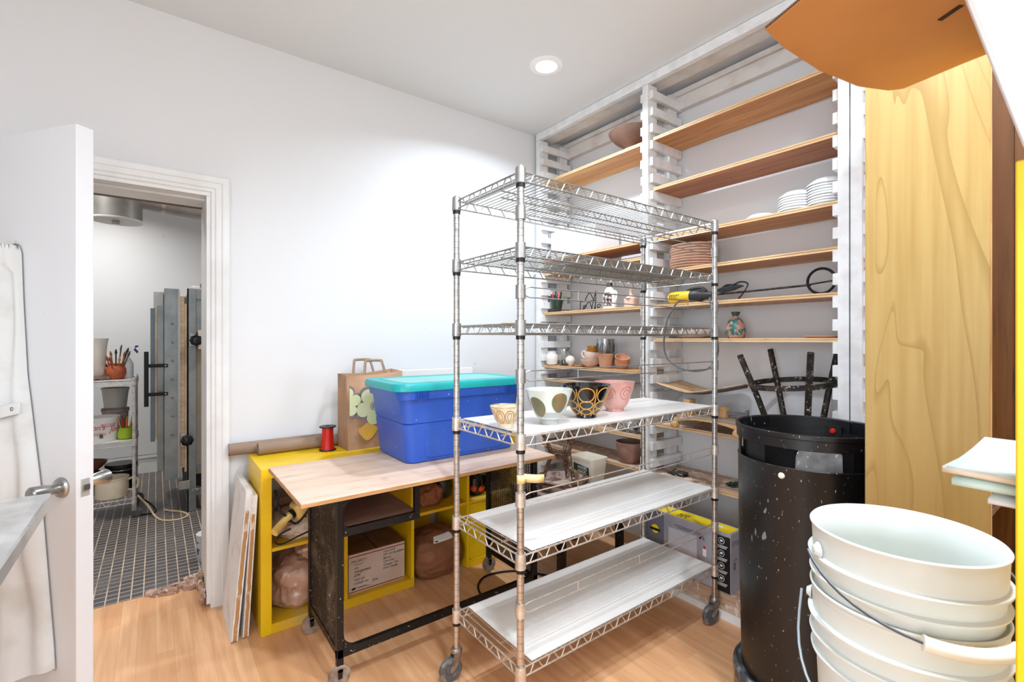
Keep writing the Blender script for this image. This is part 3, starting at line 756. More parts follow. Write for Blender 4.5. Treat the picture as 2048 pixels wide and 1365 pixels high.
# S5 mixer
dm = thing('mixing_drill', 'yellow electric paint mixer with a long black rod and ring', 'power tool', (2.56, 1.68, ZS['S5']))
MB().lathe([(0, -.10), (.022, -.098), (.033, -.085), (.037, -.05), (.036, .02), (.034, .055), (0, .055)], 28, mtx=axes((0, 0, .038), (1, 0, 0), (0, 0, 1), (0, -1, 0))).build('motor_housing', M('yellow tool plastic', (.93, .74, .12), .35), dm)
b = MB().lathe([(0, .055), (.036, .055), (.038, .07), (.036, .11), (.024, .13), (.018, .19), (0, .19)], 24, mtx=axes((0, 0, .038), (1, 0, 0), (0, 0, 1), (0, -1, 0)))
b.tube(smoothpts([(0, -.02, .07), (0, -.06, .083), (0, -.12, .083), (0, -.15, .06)]), .009, 10); b.build('gearbox_grip', M('dark grey plastic', (.16, .15, .15), .5), dm)
b = MB()
for k in range(6): b.box(-.037+.002*abs(k-2.5)/2.5-.0005, -.034, .07-.012*k, .074-.012*k, .03, .055)
b.build('vent_slots', m_blackplastic, dm)
MB().tube([(0, -.19, .038), (0, -.45, .042), (0, -.70, .048)], .0055, 10).build('rod', M('worn black steel', (.12, .11, .11), .45, .6, (.3, .26, .22), 50), dm)
MB().tube([(0, -.745+.06*math.cos(t), .0625+.06*math.sin(t)) for t in [2*PI*i/32 for i in range(32)]], .0065, 10, True).tube([(0, -.69, .05), (0, -.80, .06)], .004, 8).build('mixing_ring', M('black paddle steel', (.09, .09, .09), .45, .5), dm)
b = MB()
for k in range(5):
    b.tube(smoothpts([(.01*math.cos(k), -.20-.01*k, .05+.004*k), (.03, -.26, .075+.004*k), (-.01, -.33-.01*k, .06+.003*k), (-.03, -.27, .045+.006*k), (0, -.21, .06)], 6), .0042, 8)
b.tube(smoothpts([(0, -.28, .07), (.03, -.33, .10), (.02, -.38, .085), (0, -.37, .04), (.02, -.33, .008)], 6), .0042, 8)
b.build('coiled_cord', m_black_rubber, dm)
pts = [(2.50, 1.62, ZS['S5']+.012), (2.476, 1.66, ZS['S5']+.006), (2.468, 1.70, ZS['S5']-.05), (2.46, 1.73, 1.54), (2.455, 1.745, 1.41), (2.452, 1.715, 1.325), (2.45, 1.63, 1.275), (2.45, 1.53, 1.262), (2.452, 1.44, 1.29), (2.455, 1.40, 1.37), (2.458, 1.41, 1.47), (2.465, 1.43, 1.56), (2.476, 1.46, ZS['S5']+.006), (2.52, 1.47, ZS['S5']+.012)]
MB().tube([Vector(p)-Vector((2.56, 1.68, ZS['S5'])) for p in smoothpts(pts, 8)], .0048, 10).build('hanging_cord', M('grey cord', (.36, .36, .36), .6), dm)
# S6
z6 = ZS['S6']
o = MB().lathe(vessel([(.07, 0), (.075, .004), (.12, .025), (.148, .05), (.15, .055)], .005), 56).build('serving_bowl', M('pale grey glaze', (.88, .86, .83), .4)); o.location = (2.66, 1.685, z6); tag(o, 'wide pale shallow serving bowl at the left of its shelf', 'bowl')
vz = thing('gourd_vase', 'teal and pink patterned vase with a pinched neck', 'vase', (2.60, 1.378, z6))
vp = [(.04, 0), (.046, .004), (.053, .035), (.05, .065), (.038, .095), (.022, .115), (.016, .124), (.018, .131), (.023, .142), (.0235, .148)]
m_vase = M('teal and rose glaze', (.66, .47, .42), .35, 0, (.16, .38, .34), 34, .50, .53, detail=1, spk=[((.78, .68, .58), 50, .66)])
MB().lathe(vessel(vp[:7]+[(.014, .126)], .003), 40).build('body', m_vase, vz)
MB().lathe([(.015, .124), (.018, .131), (.023, .142), (.0235, .148), (.019, .147), (.013, .13)], 32).build('neck', M('dark teal glaze', (.17, .28, .25), .3), vz)
o = MB().lathe([(0, 0), (.06, 0), (.075, .006), (.08, .010), (.078, .011), (.06, .006), (0, .005)], 40).build('small_plate', m_bisque); o.location = (2.63, .955, z6); tag(o, 'flat bisque plate at the right end of the vase shelf', 'plate')
# upside-down black stool standing on S7
st = thing('metal_stool', 'paint spattered black metal stool standing upside down behind the trash can', 'stool', (2.605, 1.062, ZS['S7']+.012))
st.rotation_euler = Euler((-.055, -.075, 0))
m_spat = M('spattered black paint', (.13, .12, .11), .55, .3, (.30, .24, .19), 26, .5, .7, spk=[((.72, .68, .62), 70, .64)])
MB().lathe([(0, 0), (.15, 0), (.16, .006), (.16, .022), (.15, .028), (0, .028)], 40).build('seat', m_spat, st)
for k in range(4):
    a = PI/4+PI/2*k
    MB().tube([(.115*math.cos(a), .115*math.sin(a), .028), (.165*math.cos(a), .165*math.sin(a), .22), (.235*math.cos(a), .235*math.sin(a), .455)], .0145, 14).build('leg', m_spat, st)
rp = [(.188*math.cos(t), .188*math.sin(t)) for t in [2*PI*i/48 for i in range(48)]]
MB().ringplate([(x*1.02, y*1.02) for x, y in rp], [(x*.97, y*.97) for x, y in rp], .275, .301).build('foot_ring', m_spat, st)
# wooden jig and bent deck on S7
z7 = ZS['S7']
jg = thing('wooden_jig', 'low wooden jig with carved feet and a metal bar', 'wooden jig', (2.61, 1.48, z7))
m_pine = wood('pine jig', (.84, .68, .47), (.72, .53, .33), 'Y', 14)
b = MB(); N = 20
vs = []
for i in range(N+1):
    y = .20-.40*i/N; zb = .008+.042*(1-(y/.2)**2)**.5 if abs(y) < .2 else .008
    vs += [(-.15, y, zb+.012), (-.15, y, .062+.006*math.cos(y*8)), (-.128, y, .062+.006*math.cos(y*8)), (-.128, y, zb+.012)]
b._add(vs, [(4*i+k, 4*i+(k+1) % 4, 4*i+4+(k+1) % 4, 4*i+4+k) for i in range(N) for k in range(4)]+[(0, 1, 2, 3), (4*N+3, 4*N+2, 4*N+1, 4*N)])
b.build('arched_apron', m_pine, jg)
for y in (-.185, .195):
    MB().blob((-.145, y, .022), (.026, .024, .026), 2.3, .15, 2, 2, 18, flat=0).build('foot', m_pine, jg)
    MB().box(.12, .145, y-.015, y+.015, 0, .062).build('foot', m_pine, jg, bev=.004)
MB().box(-.128, .15, -.19, .2, .062, .076).build('top', wood('grey brown top', (.66, .57, .50), (.56, .47, .40), 'Y', 10), jg, bev=.002)
MB().box(-.03, .02, -.052, -.012, .076, .137).build('block', m_pine, jg, bev=.003)
MB().box(-.10, -.03, .13, .17, .076, .168).build('block', m_pine, jg, bev=.003)
b = MB().box(-.012, .004, -.16, -.052, .10, .108).box(-.012, .004, -.16, -.052, .114, .118)
for k in range(8): b.box(-.012, .004, -.15+.012*k, -.147+.012*k, .108, .114)
b.box(-.018, .01, -.17, -.16, .09, .132); b.build('clamp_bar', m_steel, jg)
m_deck = wood('bent pale deck', (.90, .76, .58), (.82, .66, .47), 'Y', 8)
def deck(u, v, side):
    y = 1.845-.51*v; w = .135*min(1, (max(0., 1-max(0, (v-.72)/.28)**2))**.5+.02); x = 2.645-w+2*w*u
    z = 1.105+.06*abs(v-.42)**1.3*2.2+(.014*abs(u-.5)*2)**1+side*.009
    return Vector((x, y, z))
dk = thing('wooden_deck', 'bent pale wooden deck with a rounded grey tail on the jig', 'board', (2.62, 1.6, 1.11))
MB().surf(lambda u, v: deck(u, v, 1)-dk.location, 12, 24).build('top_face', m_deck, dk, solid=.004)
lab(MB().surf(lambda u, v: deck(u, v, 0.35)-dk.location, 12, 24).build('underside', M('grey deck underside', (.42, .40, .38), .5, 0, (.3, .27, .25), 20), dk, solid=.005), 'grey underside')
# scraps on S8
o = MB().blob((0, 0, .006), (.045, .03, .012), 2.2, .6, 4, 3, 24, flat=0, crease=.3).build('rag', M('dark green rag', (.18, .26, .2), .9), loc=(2.66, 1.42, ZS['S8'])); tag(o, 'dark green scrap on the low shelf above the printer carton', 'rag')
o = MB().blob((0, 0, .008), (.04, .06, .016), 2.2, .6, 4, 9, 24, flat=0, crease=.3).build('plastic_wrap', M('dark clear wrap', (.25, .22, .2), .3), loc=(2.60, 1.74, ZS['S8'])); tag(o, 'dark crumpled wrap on the low shelf by the upright', 'wrap')

# printer carton on the bottom deck
pb = thing('printer_carton', 'grey and yellow printer carton on the low deck behind the rack', 'carton', (2.36, 1.277, .1245))
BH = .312; BW = .53; BD = .12
m_grey = M('grey carton print', (.66, .64, .66), .5, 0, (.60, .58, .61), 3); m_dgrey = M('dark grey print', (.40, .40, .43), .5); m_yel = M('yellow carton print', (.95, .83, .12), .5)
m_blk = M('black print', (.06, .06, .06), .5); m_wht = M('white print', (.92, .92, .92), .5); m_red = M('red print', (.75, .12, .15), .5); m_teal = M('teal print', (.1, .5, .6), .5)
MB().box(0, BD, 0, BW, 0, BH).build('carton', m_grey, pb, bev=.002)
f = lambda n, y0, y1, z0, z1, m, e=.0005: MB().box(-e, 0, y0, y1, z0, z1).build(n, m, pb, smooth=False)
lab(MB().box(.006, BD-.012, .012, BW-.02, BH, BH+.0006).build('top_print', m_yel, pb, smooth=False), 'yellow printed top')
f('dark_panel', .40, BW-.002, .003, BH-.003, m_dgrey); bp = f('black_panel', .002, .092, .004, BH-.018, m_blk)
for i, zc in enumerate((.255, .19, .125, .06)):
    pts = [(-.0008, .05+.016*math.cos(t), zc+.012+.016*math.sin(t)) for t in [2*PI*k/20 for k in range(20)]]
    MB().tube(pts, .0012, 5, True).box(-.0012, -.0004, .043, .057, zc+.007, zc+.018).build('round_icon', m_wht, bp)
    b = MB()
    for k in range(3): b.box(-.001, -.0004, .016+.004*k, .084-.004*k, zc-.014-.006*k, zc-.0115-.006*k)
    b.build('small_print', m_wht, bp)
cp = rounded(0, .012, 0, .012, .0059, 6)
MB().prism([(x*4.2-.025, y*4.2-.025) for x, y in cp], 0, .0006, axes((-.0006, .46, .20), (0, -1, 0), (0, 0, 1), (-1, 0, 0))).build('yellow_seal', m_yel, pb)
MB().box(-.0016, -.0012, .425, .495, .19, .205).build('seal_band', m_blk, pb, smooth=False)
ph = f('printer_picture', .20, .34, .05, .12, m_blk, .0008); MB().box(-.0014, -.0008, .225, .315, .055, .075).build('printout', M('photo print', (.5, .4, .3), .5, 0, (.7, .3, .2), 40), ph, smooth=False)
f('white_panel', .19, .37, .04, .24, M('light grey print', (.76, .75, .77), .5), .0003)
for k, (y, z, m) in enumerate(((.155, .245, m_red), (.145, .235, m_teal), (.165, .235, m_blk))): f('colour_dot', y, y+.011, z, z+.013, m, .0008)
f('ink_bottle', .135, .155, .15, .19, m_wht, .0008); f('bottle_cap', .139, .151, .19, .205, m_red, .0008)
for k, m in enumerate((m_teal, m_blk, m_red, m_yel)): f('ink_swatch', .155+.012*k, .164+.012*k, .06, .095, m, .0008)
b = MB()
for k in range(2): b.box(-.0007, 0, .16, .33-.02*k, .262-.010*k, .267-.010*k)
b.build('headline', m_dgrey, pb, smooth=False)
text('brand_text', 'EPSON', .038, m_dgrey, pb, (.014, -.0004, .245), (1, 0, 0), (0, 0, 1))
b = MB().box(.03, .05, -.0006, 0, .12, .16).box(.03, .065, -.0006, 0, .17, .175); b.build('side_print', m_dgrey, pb, smooth=False)
text('top_text', 'BOX\nCE 3', .03, m_blk, pb, (.045, .33, BH+.0008), (0, -1, 0), (1, 0, 0))
MB().prism([(x*6-.036, y*3-.018) for x, y in cp], 0, .0004, axes((.06, .11, BH+.0007), (0, -1, 0), (1, 0, 0))).build('white_badge', m_wht, pb)
# ------------------------------------------------------------------ yellow cube unit along the back wall
UX0, UX1, UY0, UY1, UZ = .406, 1.96, 2.56, 2.955, .81
yu = thing('cube_shelf', 'yellow cube shelf along the back wall beneath the paper bag and cardboard tubes', 'shelf unit', (UX0, UY0, 0)); YA = (UX0, UY0, 0)
m_yellow = M('yellow lacquer', (.95, .79, .06), .35, 0, (.93, .75, .05), 5, spk=[((.80, .70, .42), 30, .76)])
m_yellowd = M('dusty yellow lacquer', (.90, .72, .08), .5, 0, (.84, .72, .42), 9, .5, .75)
ypart = lambda n, *a, m=None: MB().box(*a).build(n, m or m_yellow, yu, smooth=False, at=YA, bev=.0015, seg=1)
T = .048
ypart('side_panel', UX0, UX0+T, UY0, UY1, 0, UZ-T); ypart('side_panel', UX1-T, UX1, UY0, UY1, 0, UZ-T)
ypart('top', UX0, UX1, UY0, UY1, UZ-T, UZ)
D1, D2, D3 = .805, 1.190, 1.568; dt = .018
ypart('bottom', UX0+T, D2+dt, UY0, UY1, .0, T, m=m_yellowd)
ypart('divider', D1, D1+dt, UY0+.002, UY1, T, UZ-T); ypart('divider', D2, D2+dt, UY0+.002, UY1, T, UZ-T); ypart('divider', D3, D3+dt, UY0+.002, UY1, 0, UZ-T)
for a, c in ((UX0+T, D1), (D1+dt, D2), (D2+dt, D3), (D3+dt, UX1-T)):
    ypart('shelf', a, c, UY0+.002, UY1, .400, .418, m=m_yellowd)
ypart('door', D3+dt+.002, UX1-T-.002, UY0+.006, UY0+.022, .05, .396); ypart('bottom', D3+dt, UX1-T, UY0, UY1, .0, T)
MB().box(1.27, 1.50, UY1-.02, UY1-.006, .05, .36).build('back_panel', m_yellowd, yu, smooth=False, at=YA)
m_kraft = M('kraft paper', (.66, .50, .37), .75, 0, (.58, .43, .31), 10, .45, .7, bmp=.1)
m_kraft2 = M('brown kraft paper', (.56, .36, .23), .7, 0, (.46, .28, .17), 8, .45, .7, bmp=.15)
m_card = M('corrugated cardboard', (.66, .46, .27), .8, 0, (.60, .41, .24), 6)
m_tube = M('grey brown paper tube', (.62, .52, .43), .6, 0, (.55, .45, .37), 6, stretch=(.3, 1, 1))
for x0, x1, y, label in ((.315, .80, 2.975, 'rolled paper tube against the wall behind the other tube'), (.445, .93, 2.903, 'rolled paper tube lying in front of the other tube')):
    prof = [(.020, .001), (.033, 0), (.033, x1-x0), (.020, x1-x0-.001), (.020, .001)]
    r = .033; t = thing('paper_tube', label, 'tube', (x0, y, UZ+r), 0, 'paper tubes on the cube shelf')
    MB().lathe(vessel([(.033, 0), (.033, .2), (.033, x1-x0)], .002)[1:-1], 32, mtx=axes((0, 0, 0), (0, 1, 0), (0, 0, 1), (1, 0, 0))).build('wall', m_tube, t)
    b = MB(); b.tube([((.01), (.0305-.0028*i/6)*math.cos(i*.55), (.0305-.0028*i/6)*math.sin(i*.55)) for i in range(40)], .0012, 4); b.build('inner_roll', m_kraft, t)
sp_ = thing('ribbon_spool', 'red ribbon spool standing on the yellow shelf', 'spool', (.785, 2.80, UZ))
MB().lathe([(.012, .131), (.045, .131), (.046, .134), (.045, .138), (.012, .138)], 36).lathe([(0, 0), (.045, 0), (.046, .003), (.045, .006), (0, .006)], 36).build('flange', m_blackplastic, sp_)
MB().lathe([(.0, .006), (.037, .006), (.033, .03), (.031, .07), (.031, .131), (.012, .131), (.012, .12), (0, .12)], 40).build('ribbon', M('red ribbon', (.78, .10, .08), .3, 0, (.66, .06, .05), 40, stretch=(1, 1, .1)), sp_)
# paper bag with painted flowers
bg = thing('shopping_bag', 'brown paper shopping bag painted with pale green flowers', 'bag', (.87, 2.70, UZ), .06)
m_bag = M('painted kraft bag', (.66, .51, .38), .75, 0, (.72, .56, .44), 6, .45, .6, bmp=.15)
bw, bd, bh = .34, .165, .425
def bagv(x, y, z): return (x+(0 if z < .1 else -.012*z/bh), y, z)
b = MB()
vs = []
rows = ((0, 0), (.12, .004), (.27, -.003), (bh, .006))
for z, k in rows:
    tilt = .02*z/bh
    vs += [(0-tilt*.4, k, z), (bw*.5, k-.003, z), (bw-.004, k, z+(.018 if z == bh else 0)), (bw+tilt, bd*.5-.01*z, z+(.012 if z == bh else 0)), (bw, bd, z+(.022 if z == bh else 0)), (bw*.5, bd, z), (0, bd-.004, z+(.006 if z == bh else 0)), (.018*z/bh, bd*.5, z)]
b._add(vs, [(8*r+i, 8*r+(i+1) % 8, 8*r+8+(i+1) % 8, 8*r+8+i) for r in range(3) for i in range(8)]+[tuple(range(8))])
b.build('paper_body', m_bag, bg, solid=.0015, sharp=20)
m_fout = M('grey flower outline', (.50, .47, .50), .8); m_fpet = M('pale green petals', (.82, .86, .62), .8, 0, (.86, .85, .70), 12); m_fcen = M('mauve flower centre', (.60, .56, .58), .8); m_yp = M('yellow paint wash', (.90, .70, .25), .8, 0, (.82, .62, .30), 9)
def blossom(cx, cz, R, clipx0=0.003, a0=.3, d=0):
    for s, dd, m, nm in ((1.10, .0012, m_fout, 'flower_outline'), (.97, .0018, m_fpet, 'flower_petals')):
        pts = []
        for i in range(90):
            t = 2*PI*i/90+a0; r = R*(.60+.40*abs(math.cos(2.5*(t-a0)))**.6)*s+(.003 if s > 1 else 0)
            pts.append((max(clipx0, cx+r*math.cos(t)), cz+r*math.sin(t)))
        n = len(pts); b = MB(); b._add([(max(clipx0, cx), -.0075-dd, cz)]+[(x, -.0075-dd, z) for x, z in pts], [(0, 1+i, 1+(i+1) % n) for i in range(n)])
        b.build(nm, m, bg, smooth=False)
    for rr, dd, m, nm in ((.025, .0024, m_fout, 'flower_ring'), (.021, .0028, m_fpet, 'flower_ring'), (.017, .0032, m_fcen, 'flower_centre')):
        if cx < .02: continue
        b = MB(); b._add([(cx+rr*math.cos(2*PI*i/24), -.0075-dd, cz+rr*math.sin(2*PI*i/24)) for i in range(24)], [tuple(range(24))]); b.build(nm, m, bg, smooth=False)
blossom(.150, .245, .112, a0=.9); blossom(-.012, .275, .085, .003, a0=.2)
b = MB(); b._add([(.112+(.055+.008*math.sin(3*t))*math.cos(t), -.0088, .10+(.045+.006*math.cos(4*t))*math.sin(t)) for t in [2*PI*i/30 for i in range(30)]], [tuple(range(30))]); b.build('paint_wash', m_yp, bg, smooth=False)
for yy, m_ in ((.0, m_tube), (bd, m_tube)):
    b = MB(); P = smoothpts([(.095, yy+.004, bh-.02), (.112, yy+.03, bh+.07), (.125, yy+.034, bh+.082), (.205, yy+.034, bh+.082), (.216, yy+.03, bh+.07), (.232, yy+.004, bh-.02)], 4)
    vs = []
    for i, p in enumerate(P):
        t = (P[min(i+1, len(P)-1)]-P[max(0, i-1)]).normalized(); q = Vector((-t.z, 0, t.x))*.008; vs += [p+q, p-q]
    b._add(vs, [(2*i, 2*i+1, 2*i+3, 2*i+2) for i in range(len(P)-1)]); b.build('handle', m_tube, bg, solid=.002)
o = MB().box(0, .62, 0, .02, 0, .43).build('foam_sheet', M('white foam sheet', (.93, .93, .92), .6), bev=.006, loc=(1.235, 2.93, UZ)); o.rotation_euler.x = -.05; tag(o, 'white foam sheet standing behind the blue tote against the wall', 'sheet')
o = MB().box(0, .17, 0, .035, 0, .006).build('wood_strip', M('thin wood strip', (.85, .66, .45), .6), loc=(.455, 2.535, UZ), rz=-.05, bev=.001); tag(o, 'thin wooden strip lying on the front edge of the yellow shelf', 'strip')

# inside the cubes
m_bagc = M('dusty clear plastic', (.86, .80, .74), .22, 0, (.74, .63, .54), 9, .4, .7, coat=.4, bmp=.5, bscale=14)
m_bagp = M('pinkish clay in plastic', (.76, .61, .52), .3, 0, (.66, .50, .41), 7, .4, .7, coat=.35, bmp=.5, bscale=12, spk=[((.88, .82, .76), 22, .66)])
zs = .4185
o = MB().blob((0, 0, .06), (.145, .16, .08), 2.5, .22, 1.6, 4, 96, flat=0, crease=.13).build('clay_bag', m_bagc, loc=(.625, 2.735, zs)); tag(o, 'dusty clear plastic bag under the yellow tool in the upper cube', 'bag')
o = MB().box(0, .17, 0, .13, 0, .045).build('clay_slab', M('wrapped grey brown clay', (.60, .47, .42), .5, 0, (.72, .62, .56), 14), loc=(.50, 2.78, zs+.125), bev=.012, rz=.2); tag(o, 'grey brown wrapped clay slab at the back of the upper left cube', 'clay')
tl = thing('sander_tool', 'cream yellow corded power tool in the upper left cube', 'power tool', (.585, 2.60, zs+.085), .35); tl.rotation_euler = (0, -.28, .25)
m_tool = M('cream yellow plastic', (.90, .76, .44), .4)
MB().prism(rounded(-.01, .12, -.045, .045, .025), .02, .105).build('body', m_tool, tl, bev=.012, seg=3)
b = MB()
for k in range(6): b.box(.02+.013*k, .028+.013*k, -.0462, -.044, .028, .036)
b.build('vents', m_blackplastic, tl)
MB().tube(smoothpts([(-.01, 0, .065), (-.05, -.012, .06), (-.11, -.03, .045), (-.135, -.038, .04)]), [.018]*3+[.021]*16, 14).build('grip', m_tool, tl)
MB().box(-.10, -.045, -.038, -.034, .05, .054).build('switch', m_blackplastic, tl)
MB().lathe([(0, -.012), (.022, -.012), (.025, 0), (.022, .012), (0, .012)], 18, mtx=axes((-.02, -.004, .064), (0, 1, 0), (0, 0, 1), (1, 0, 0))).build('collar', m_blackplastic, tl)
def cordthing(name, pts, r, label, mat=None, cat='cord'):
    o = MB().tube(smoothpts(pts, 7), r, 9).build(name, mat or m_black_rubber, at=pts[0]); return tag(o, label, cat)
cordthing('power_cable', [(.475, 2.60, .69), (.49, 2.57, .60), (.52, 2.565, .56), (.57, 2.555, .52), (.66, 2.56, .62), (.70, 2.6, .64)], .006, 'thick black cord looped across the upper left cube')
cordthing('power_cable', [(.475, 2.558, .63), (.50, 2.552, .70), (.55, 2.565, .66), (.58, 2.56, .60), (.60, 2.58, .57)], .006, 'black cord hanging from the top of the upper left cube')
cordthing('power_cable', [(.535, 2.535, .505), (.49, 2.535, .49), (.465, 2.532, .455), (.50, 2.535, .44), (.58, 2.53, .465), (.67, 2.53, .48), (.72, 2.535, .44), (.69, 2.535, .425), (.64, 2.54, .43)], .0042, 'thin black cord curling out below the cream power tool')
cordthing('power_cable', [(.70, 2.54, .42), (.67, 2.52, .33), (.645, 2.515, .22), (.665, 2.52, .15), (.72, 2.54, .13), (.75, 2.57, .12)], .004, 'black cord hanging in a loop before the lower left cube')
bagt = MB().blob((0, 0, .125), (.155, .16, .14), 2.7, .16, 1.5, 14, 110, flat=0, crease=.12).build('clay_bag', m_bagp, loc=(.63, 2.745, T+.0005)); tag(bagt, 'large plastic bag of pinkish clay filling the lower left cube', 'bag')
o = MB().blob((0, 0, .035), (.085, .10, .05), 2.4, .3, 2, 6, 72, flat=0, crease=.2).build('clay_bag', m_bagp, loc=(.685, 2.70, T+.255)); tag(o, 'smaller twisted plastic bag on top of the lower left clay bag', 'bag')
# mail carton
mc = thing('mail_carton', 'white and red mail carton with handwriting in the lower yellow cube', 'carton', (.838, 2.597, T+.0005))
MW, MD, MH = .325, .30, .215
m_mail = M('white mail carton', (.87, .81, .76), .6, 0, (.82, .73, .66), 6); m_brn = M('worn brown carton', (.50, .35, .21), .8, 0, (.43, .29, .17), 8)
MB().box(0, MW, 0, MD, 0, MH).build('carton', m_mail, mc, bev=.002)
MB().box(.002, .158, .003, MD-.003, MH, MH+.003).build('flap', m_brn, mc, smooth=False); MB().box(.165, MW-.002, .003, MD-.003, MH, MH+.0034).build('flap', m_brn, mc, smooth=False)
MB().box(.158, .165, .003, MD-.003, MH, MH+.0008).build('flap_gap', m_blk, mc, smooth=False)
m_ink = M('black marker ink', (.12, .1, .1), .6); m_redp = M('red carton print', (.62, .10, .12), .6); m_rust = M('faded red brown lettering', (.40, .18, .14), .6)
MB().box(.002, MW-.002, -.0006, 0, MH-.016, MH-.011).build('red_stripe', m_redp, mc, smooth=False); MB().box(.002, MW-.002, -.0006, 0, .008, .013).build('red_stripe', m_redp, mc, smooth=False)
tx = lambda s, size, x, z, m=m_ink, sh=.25, n='handwriting': text(n, s, size, m, mc, (x, -.0006, z), (1, 0, .0), (0, 0, 1), .0003, sh)
tx('PRIORITY', .020, .015, .168, m_rust, 0, 'carton_lettering'); tx('* M A I L *', .014, .022, .152, m_rust, 0, 'carton_lettering')
for s, z in (('tin', .132), ('manganese', .112), ('EPK', .090), ('red art', .068), ('cobalt ox', .048)): tx(s, .021, .03, z)
tx('Zinb', .018, .13, .040)
for s, z in (('rose pink', .182), ('HF red & yellow', .163), ('Borax', .143), ('Chrome', .124), ('Copper Ox', .105), ('Iron Oxide', .087)): tx(s, .019, .195, z)
b = MB().box(.045, .10, -.0006, 0, .028, .0305).box(.045, .12, -.0006, 0, .0235, .0255); b.build('fine_print', m_ink, mc, smooth=False)
MB().prism([(.016, .020), (.038, .022), (.04, .032), (.026, .034), (.017, .029)], 0, .0006, axes((0, 0, 0), (1, 0, 0), (0, 0, 1), (0, -1, 0))).build('eagle_mark', m_ink, mc)
# brown paper parcel on the floor
pc_ = thing('paper_sack', 'brown paper sack with a white label standing on the floor beneath the yellow shelf', 'sack', (1.385, 2.675, 0), .06)
def sackf(u, v):
    th = 2*PI*u; ph = PI*(v-.5); sp = lambda x, q: math.copysign(abs(x)**(2/q), x)
    d = Vector((sp(math.cos(ph), 3.4)*sp(math.cos(th), 3.4), sp(math.cos(ph), 3.4)*sp(math.sin(th), 3.4), sp(math.sin(ph), 2.6)))
    k = 1+.05*noise.noise(d*1.6)-.085*abs(noise.noise(Vector((d.x*2.2, d.y*2.2, d.z*4+3))))-.03*abs(noise.noise(d*5))
    return Vector((.168*k*d.x*(1-.12*max(0, d.z)), .162*k*d.y*(1-.12*max(0, d.z)), max(0, .128+.142*k*d.z)))
MB().surf(sackf, 96, 56, True).build('paper_body', m_kraft2, pc_, sharp=60)
U0 = .70; lb = MB()
lb._add([sackf(U0+.11*i/8, .70+.13*j/6)*1.006+Vector((0, 0, .001)) for j in range(7) for i in range(9)], [(9*j+i, 9*j+i+1, 9*j+10+i, 9*j+9+i) for j in range(6) for i in range(8)])
l_ = lb.build('paper_label', M('white paper label', (.90, .88, .85), .6), pc_, solid=.0012, sharp=60)
lb = MB(); lb._add([sackf(U0+.012+.025*i/3, .712+.02*j/2)*1.011+Vector((0, 0, .001)) for j in range(3) for i in range(4)], [(4*j+i, 4*j+i+1, 4*j+5+i, 4*j+4+i) for j in range(2) for i in range(3)])
lb.build('label_mark', m_ink, l_)
# upper cubes
o = MB().blob((0, 0, .055), (.085, .08, .065), 2.4, .25, 1.8, 12, 72, flat=0, crease=.16).build('clay_lump', M('orange brown paper lump', (.66, .42, .27), .8, 0, (.55, .33, .2), 10), loc=(1.365, 2.69, zs)); tag(o, 'crumpled orange brown paper bag in the third upper cube', 'bag')
o = MB().lathe(vessel([(.05, 0), (.06, .01), (.068, .07), (.06, .11), (.055, .12)], .005), 32).build('dark_pot', M('dark glazed pot', (.16, .13, .11), .3, 0, (.2, .26, .15), 12), loc=(1.495, 2.76, zs)); tag(o, 'dark glazed pot in the shadow of the third upper cube', 'pot')
jt = thing('tomato_jar', 'dark lidded jar with bright orange tomatoes on it in the fourth cube', 'jar', (1.695, 2.68, zs))
MB().lathe([(0, 0), (.05, 0), (.058, .01), (.062, .06), (.056, .11), (.04, .125), (.042, .15), (.036, .158), (0, .16)], 36).build('body', M('near black glaze', (.10, .09, .09), .15), jt)
m_tom = M('orange tomato glaze', (.85, .30, .12), .25)
for a, z, r in ((-1.3, .04, .021), (-2.2, .05, .022), (-.5, .035, .018), (-3.0, .04, .02), (.3, .05, .02)):
    MB().blob((.055*math.cos(a), .055*math.sin(a), z), (r, r, r), 2, 0, 1, 0, 16).build('tomato', m_tom, jt)
o = MB().lathe([(0, 0), (.055, 0), (.062, .01), (.062, .085), (.066, .09), (.066, .105), (.03, .115), (0, .116)], 32).build('dark_canister', M('dark green black tin', (.12, .14, .12), .3), loc=(1.835, 2.71, zs)); tag(o, 'dark round canister right of the tomato jar', 'canister')
o = MB().box(0, .2, 0, .06, 0, .01).build('yellow_slat', M('bright yellow slat', (.95, .84, .35), .5), loc=(1.74, 2.565, zs+.0005), rz=.02); tag(o, 'pale yellow slat lying at the front of the fourth cube', 'slat')

# ------------------------------------------------------------------ plaster boards leaning at the left
m_plas = M('chipped white plaster board', (.91, .90, .89), .7, 0, (.84, .82, .80), 8, .5, .7, spk=[((.55, .45, .38), 34, .73)], bmp=.3, bscale=40)
m_pedge = M('brown board edge', (.74, .55, .34), .7, 0, (.86, .80, .70), 16, .55, .65)
for i, (x0, x1, th, h, lab_, yo) in enumerate(((.282, .346, .031, .715, 'chipped white board with a brown edge, outer of the leaning pair', 0), (.331, .371, .028, .685, 'chipped white board leaning between the outer board and the yellow shelf', .006))):
    t = thing('plaster_board', lab_, 'board', (x0, 2.592+yo, 0), 0, 'boards leaning by the door jamb')
    ang = math.atan2(x1-x0, h); t.rotation_euler = (0, ang, 0); t.location.z = .0
    f_ = lambda y, z: .0035*noise.noise(Vector((y*20, z*20, i)))
    MB().surf(lambda u, v: Vector((.001+.002*noise.noise(Vector((u*9, v*17, i+3))), .36*u, h*v)), 12, 24).box(.002, th, .004, .36, .006, h-.003).build('board', m_plas, t, smooth=False)
    b = MB().surf(lambda u, v: Vector((th*(.28+.5*u)+f_(1, v*h), .0035+.001*u, .004+(h*.86)*v)), 4, 40); b.build('brown_edge', m_pedge, t, solid=.002)

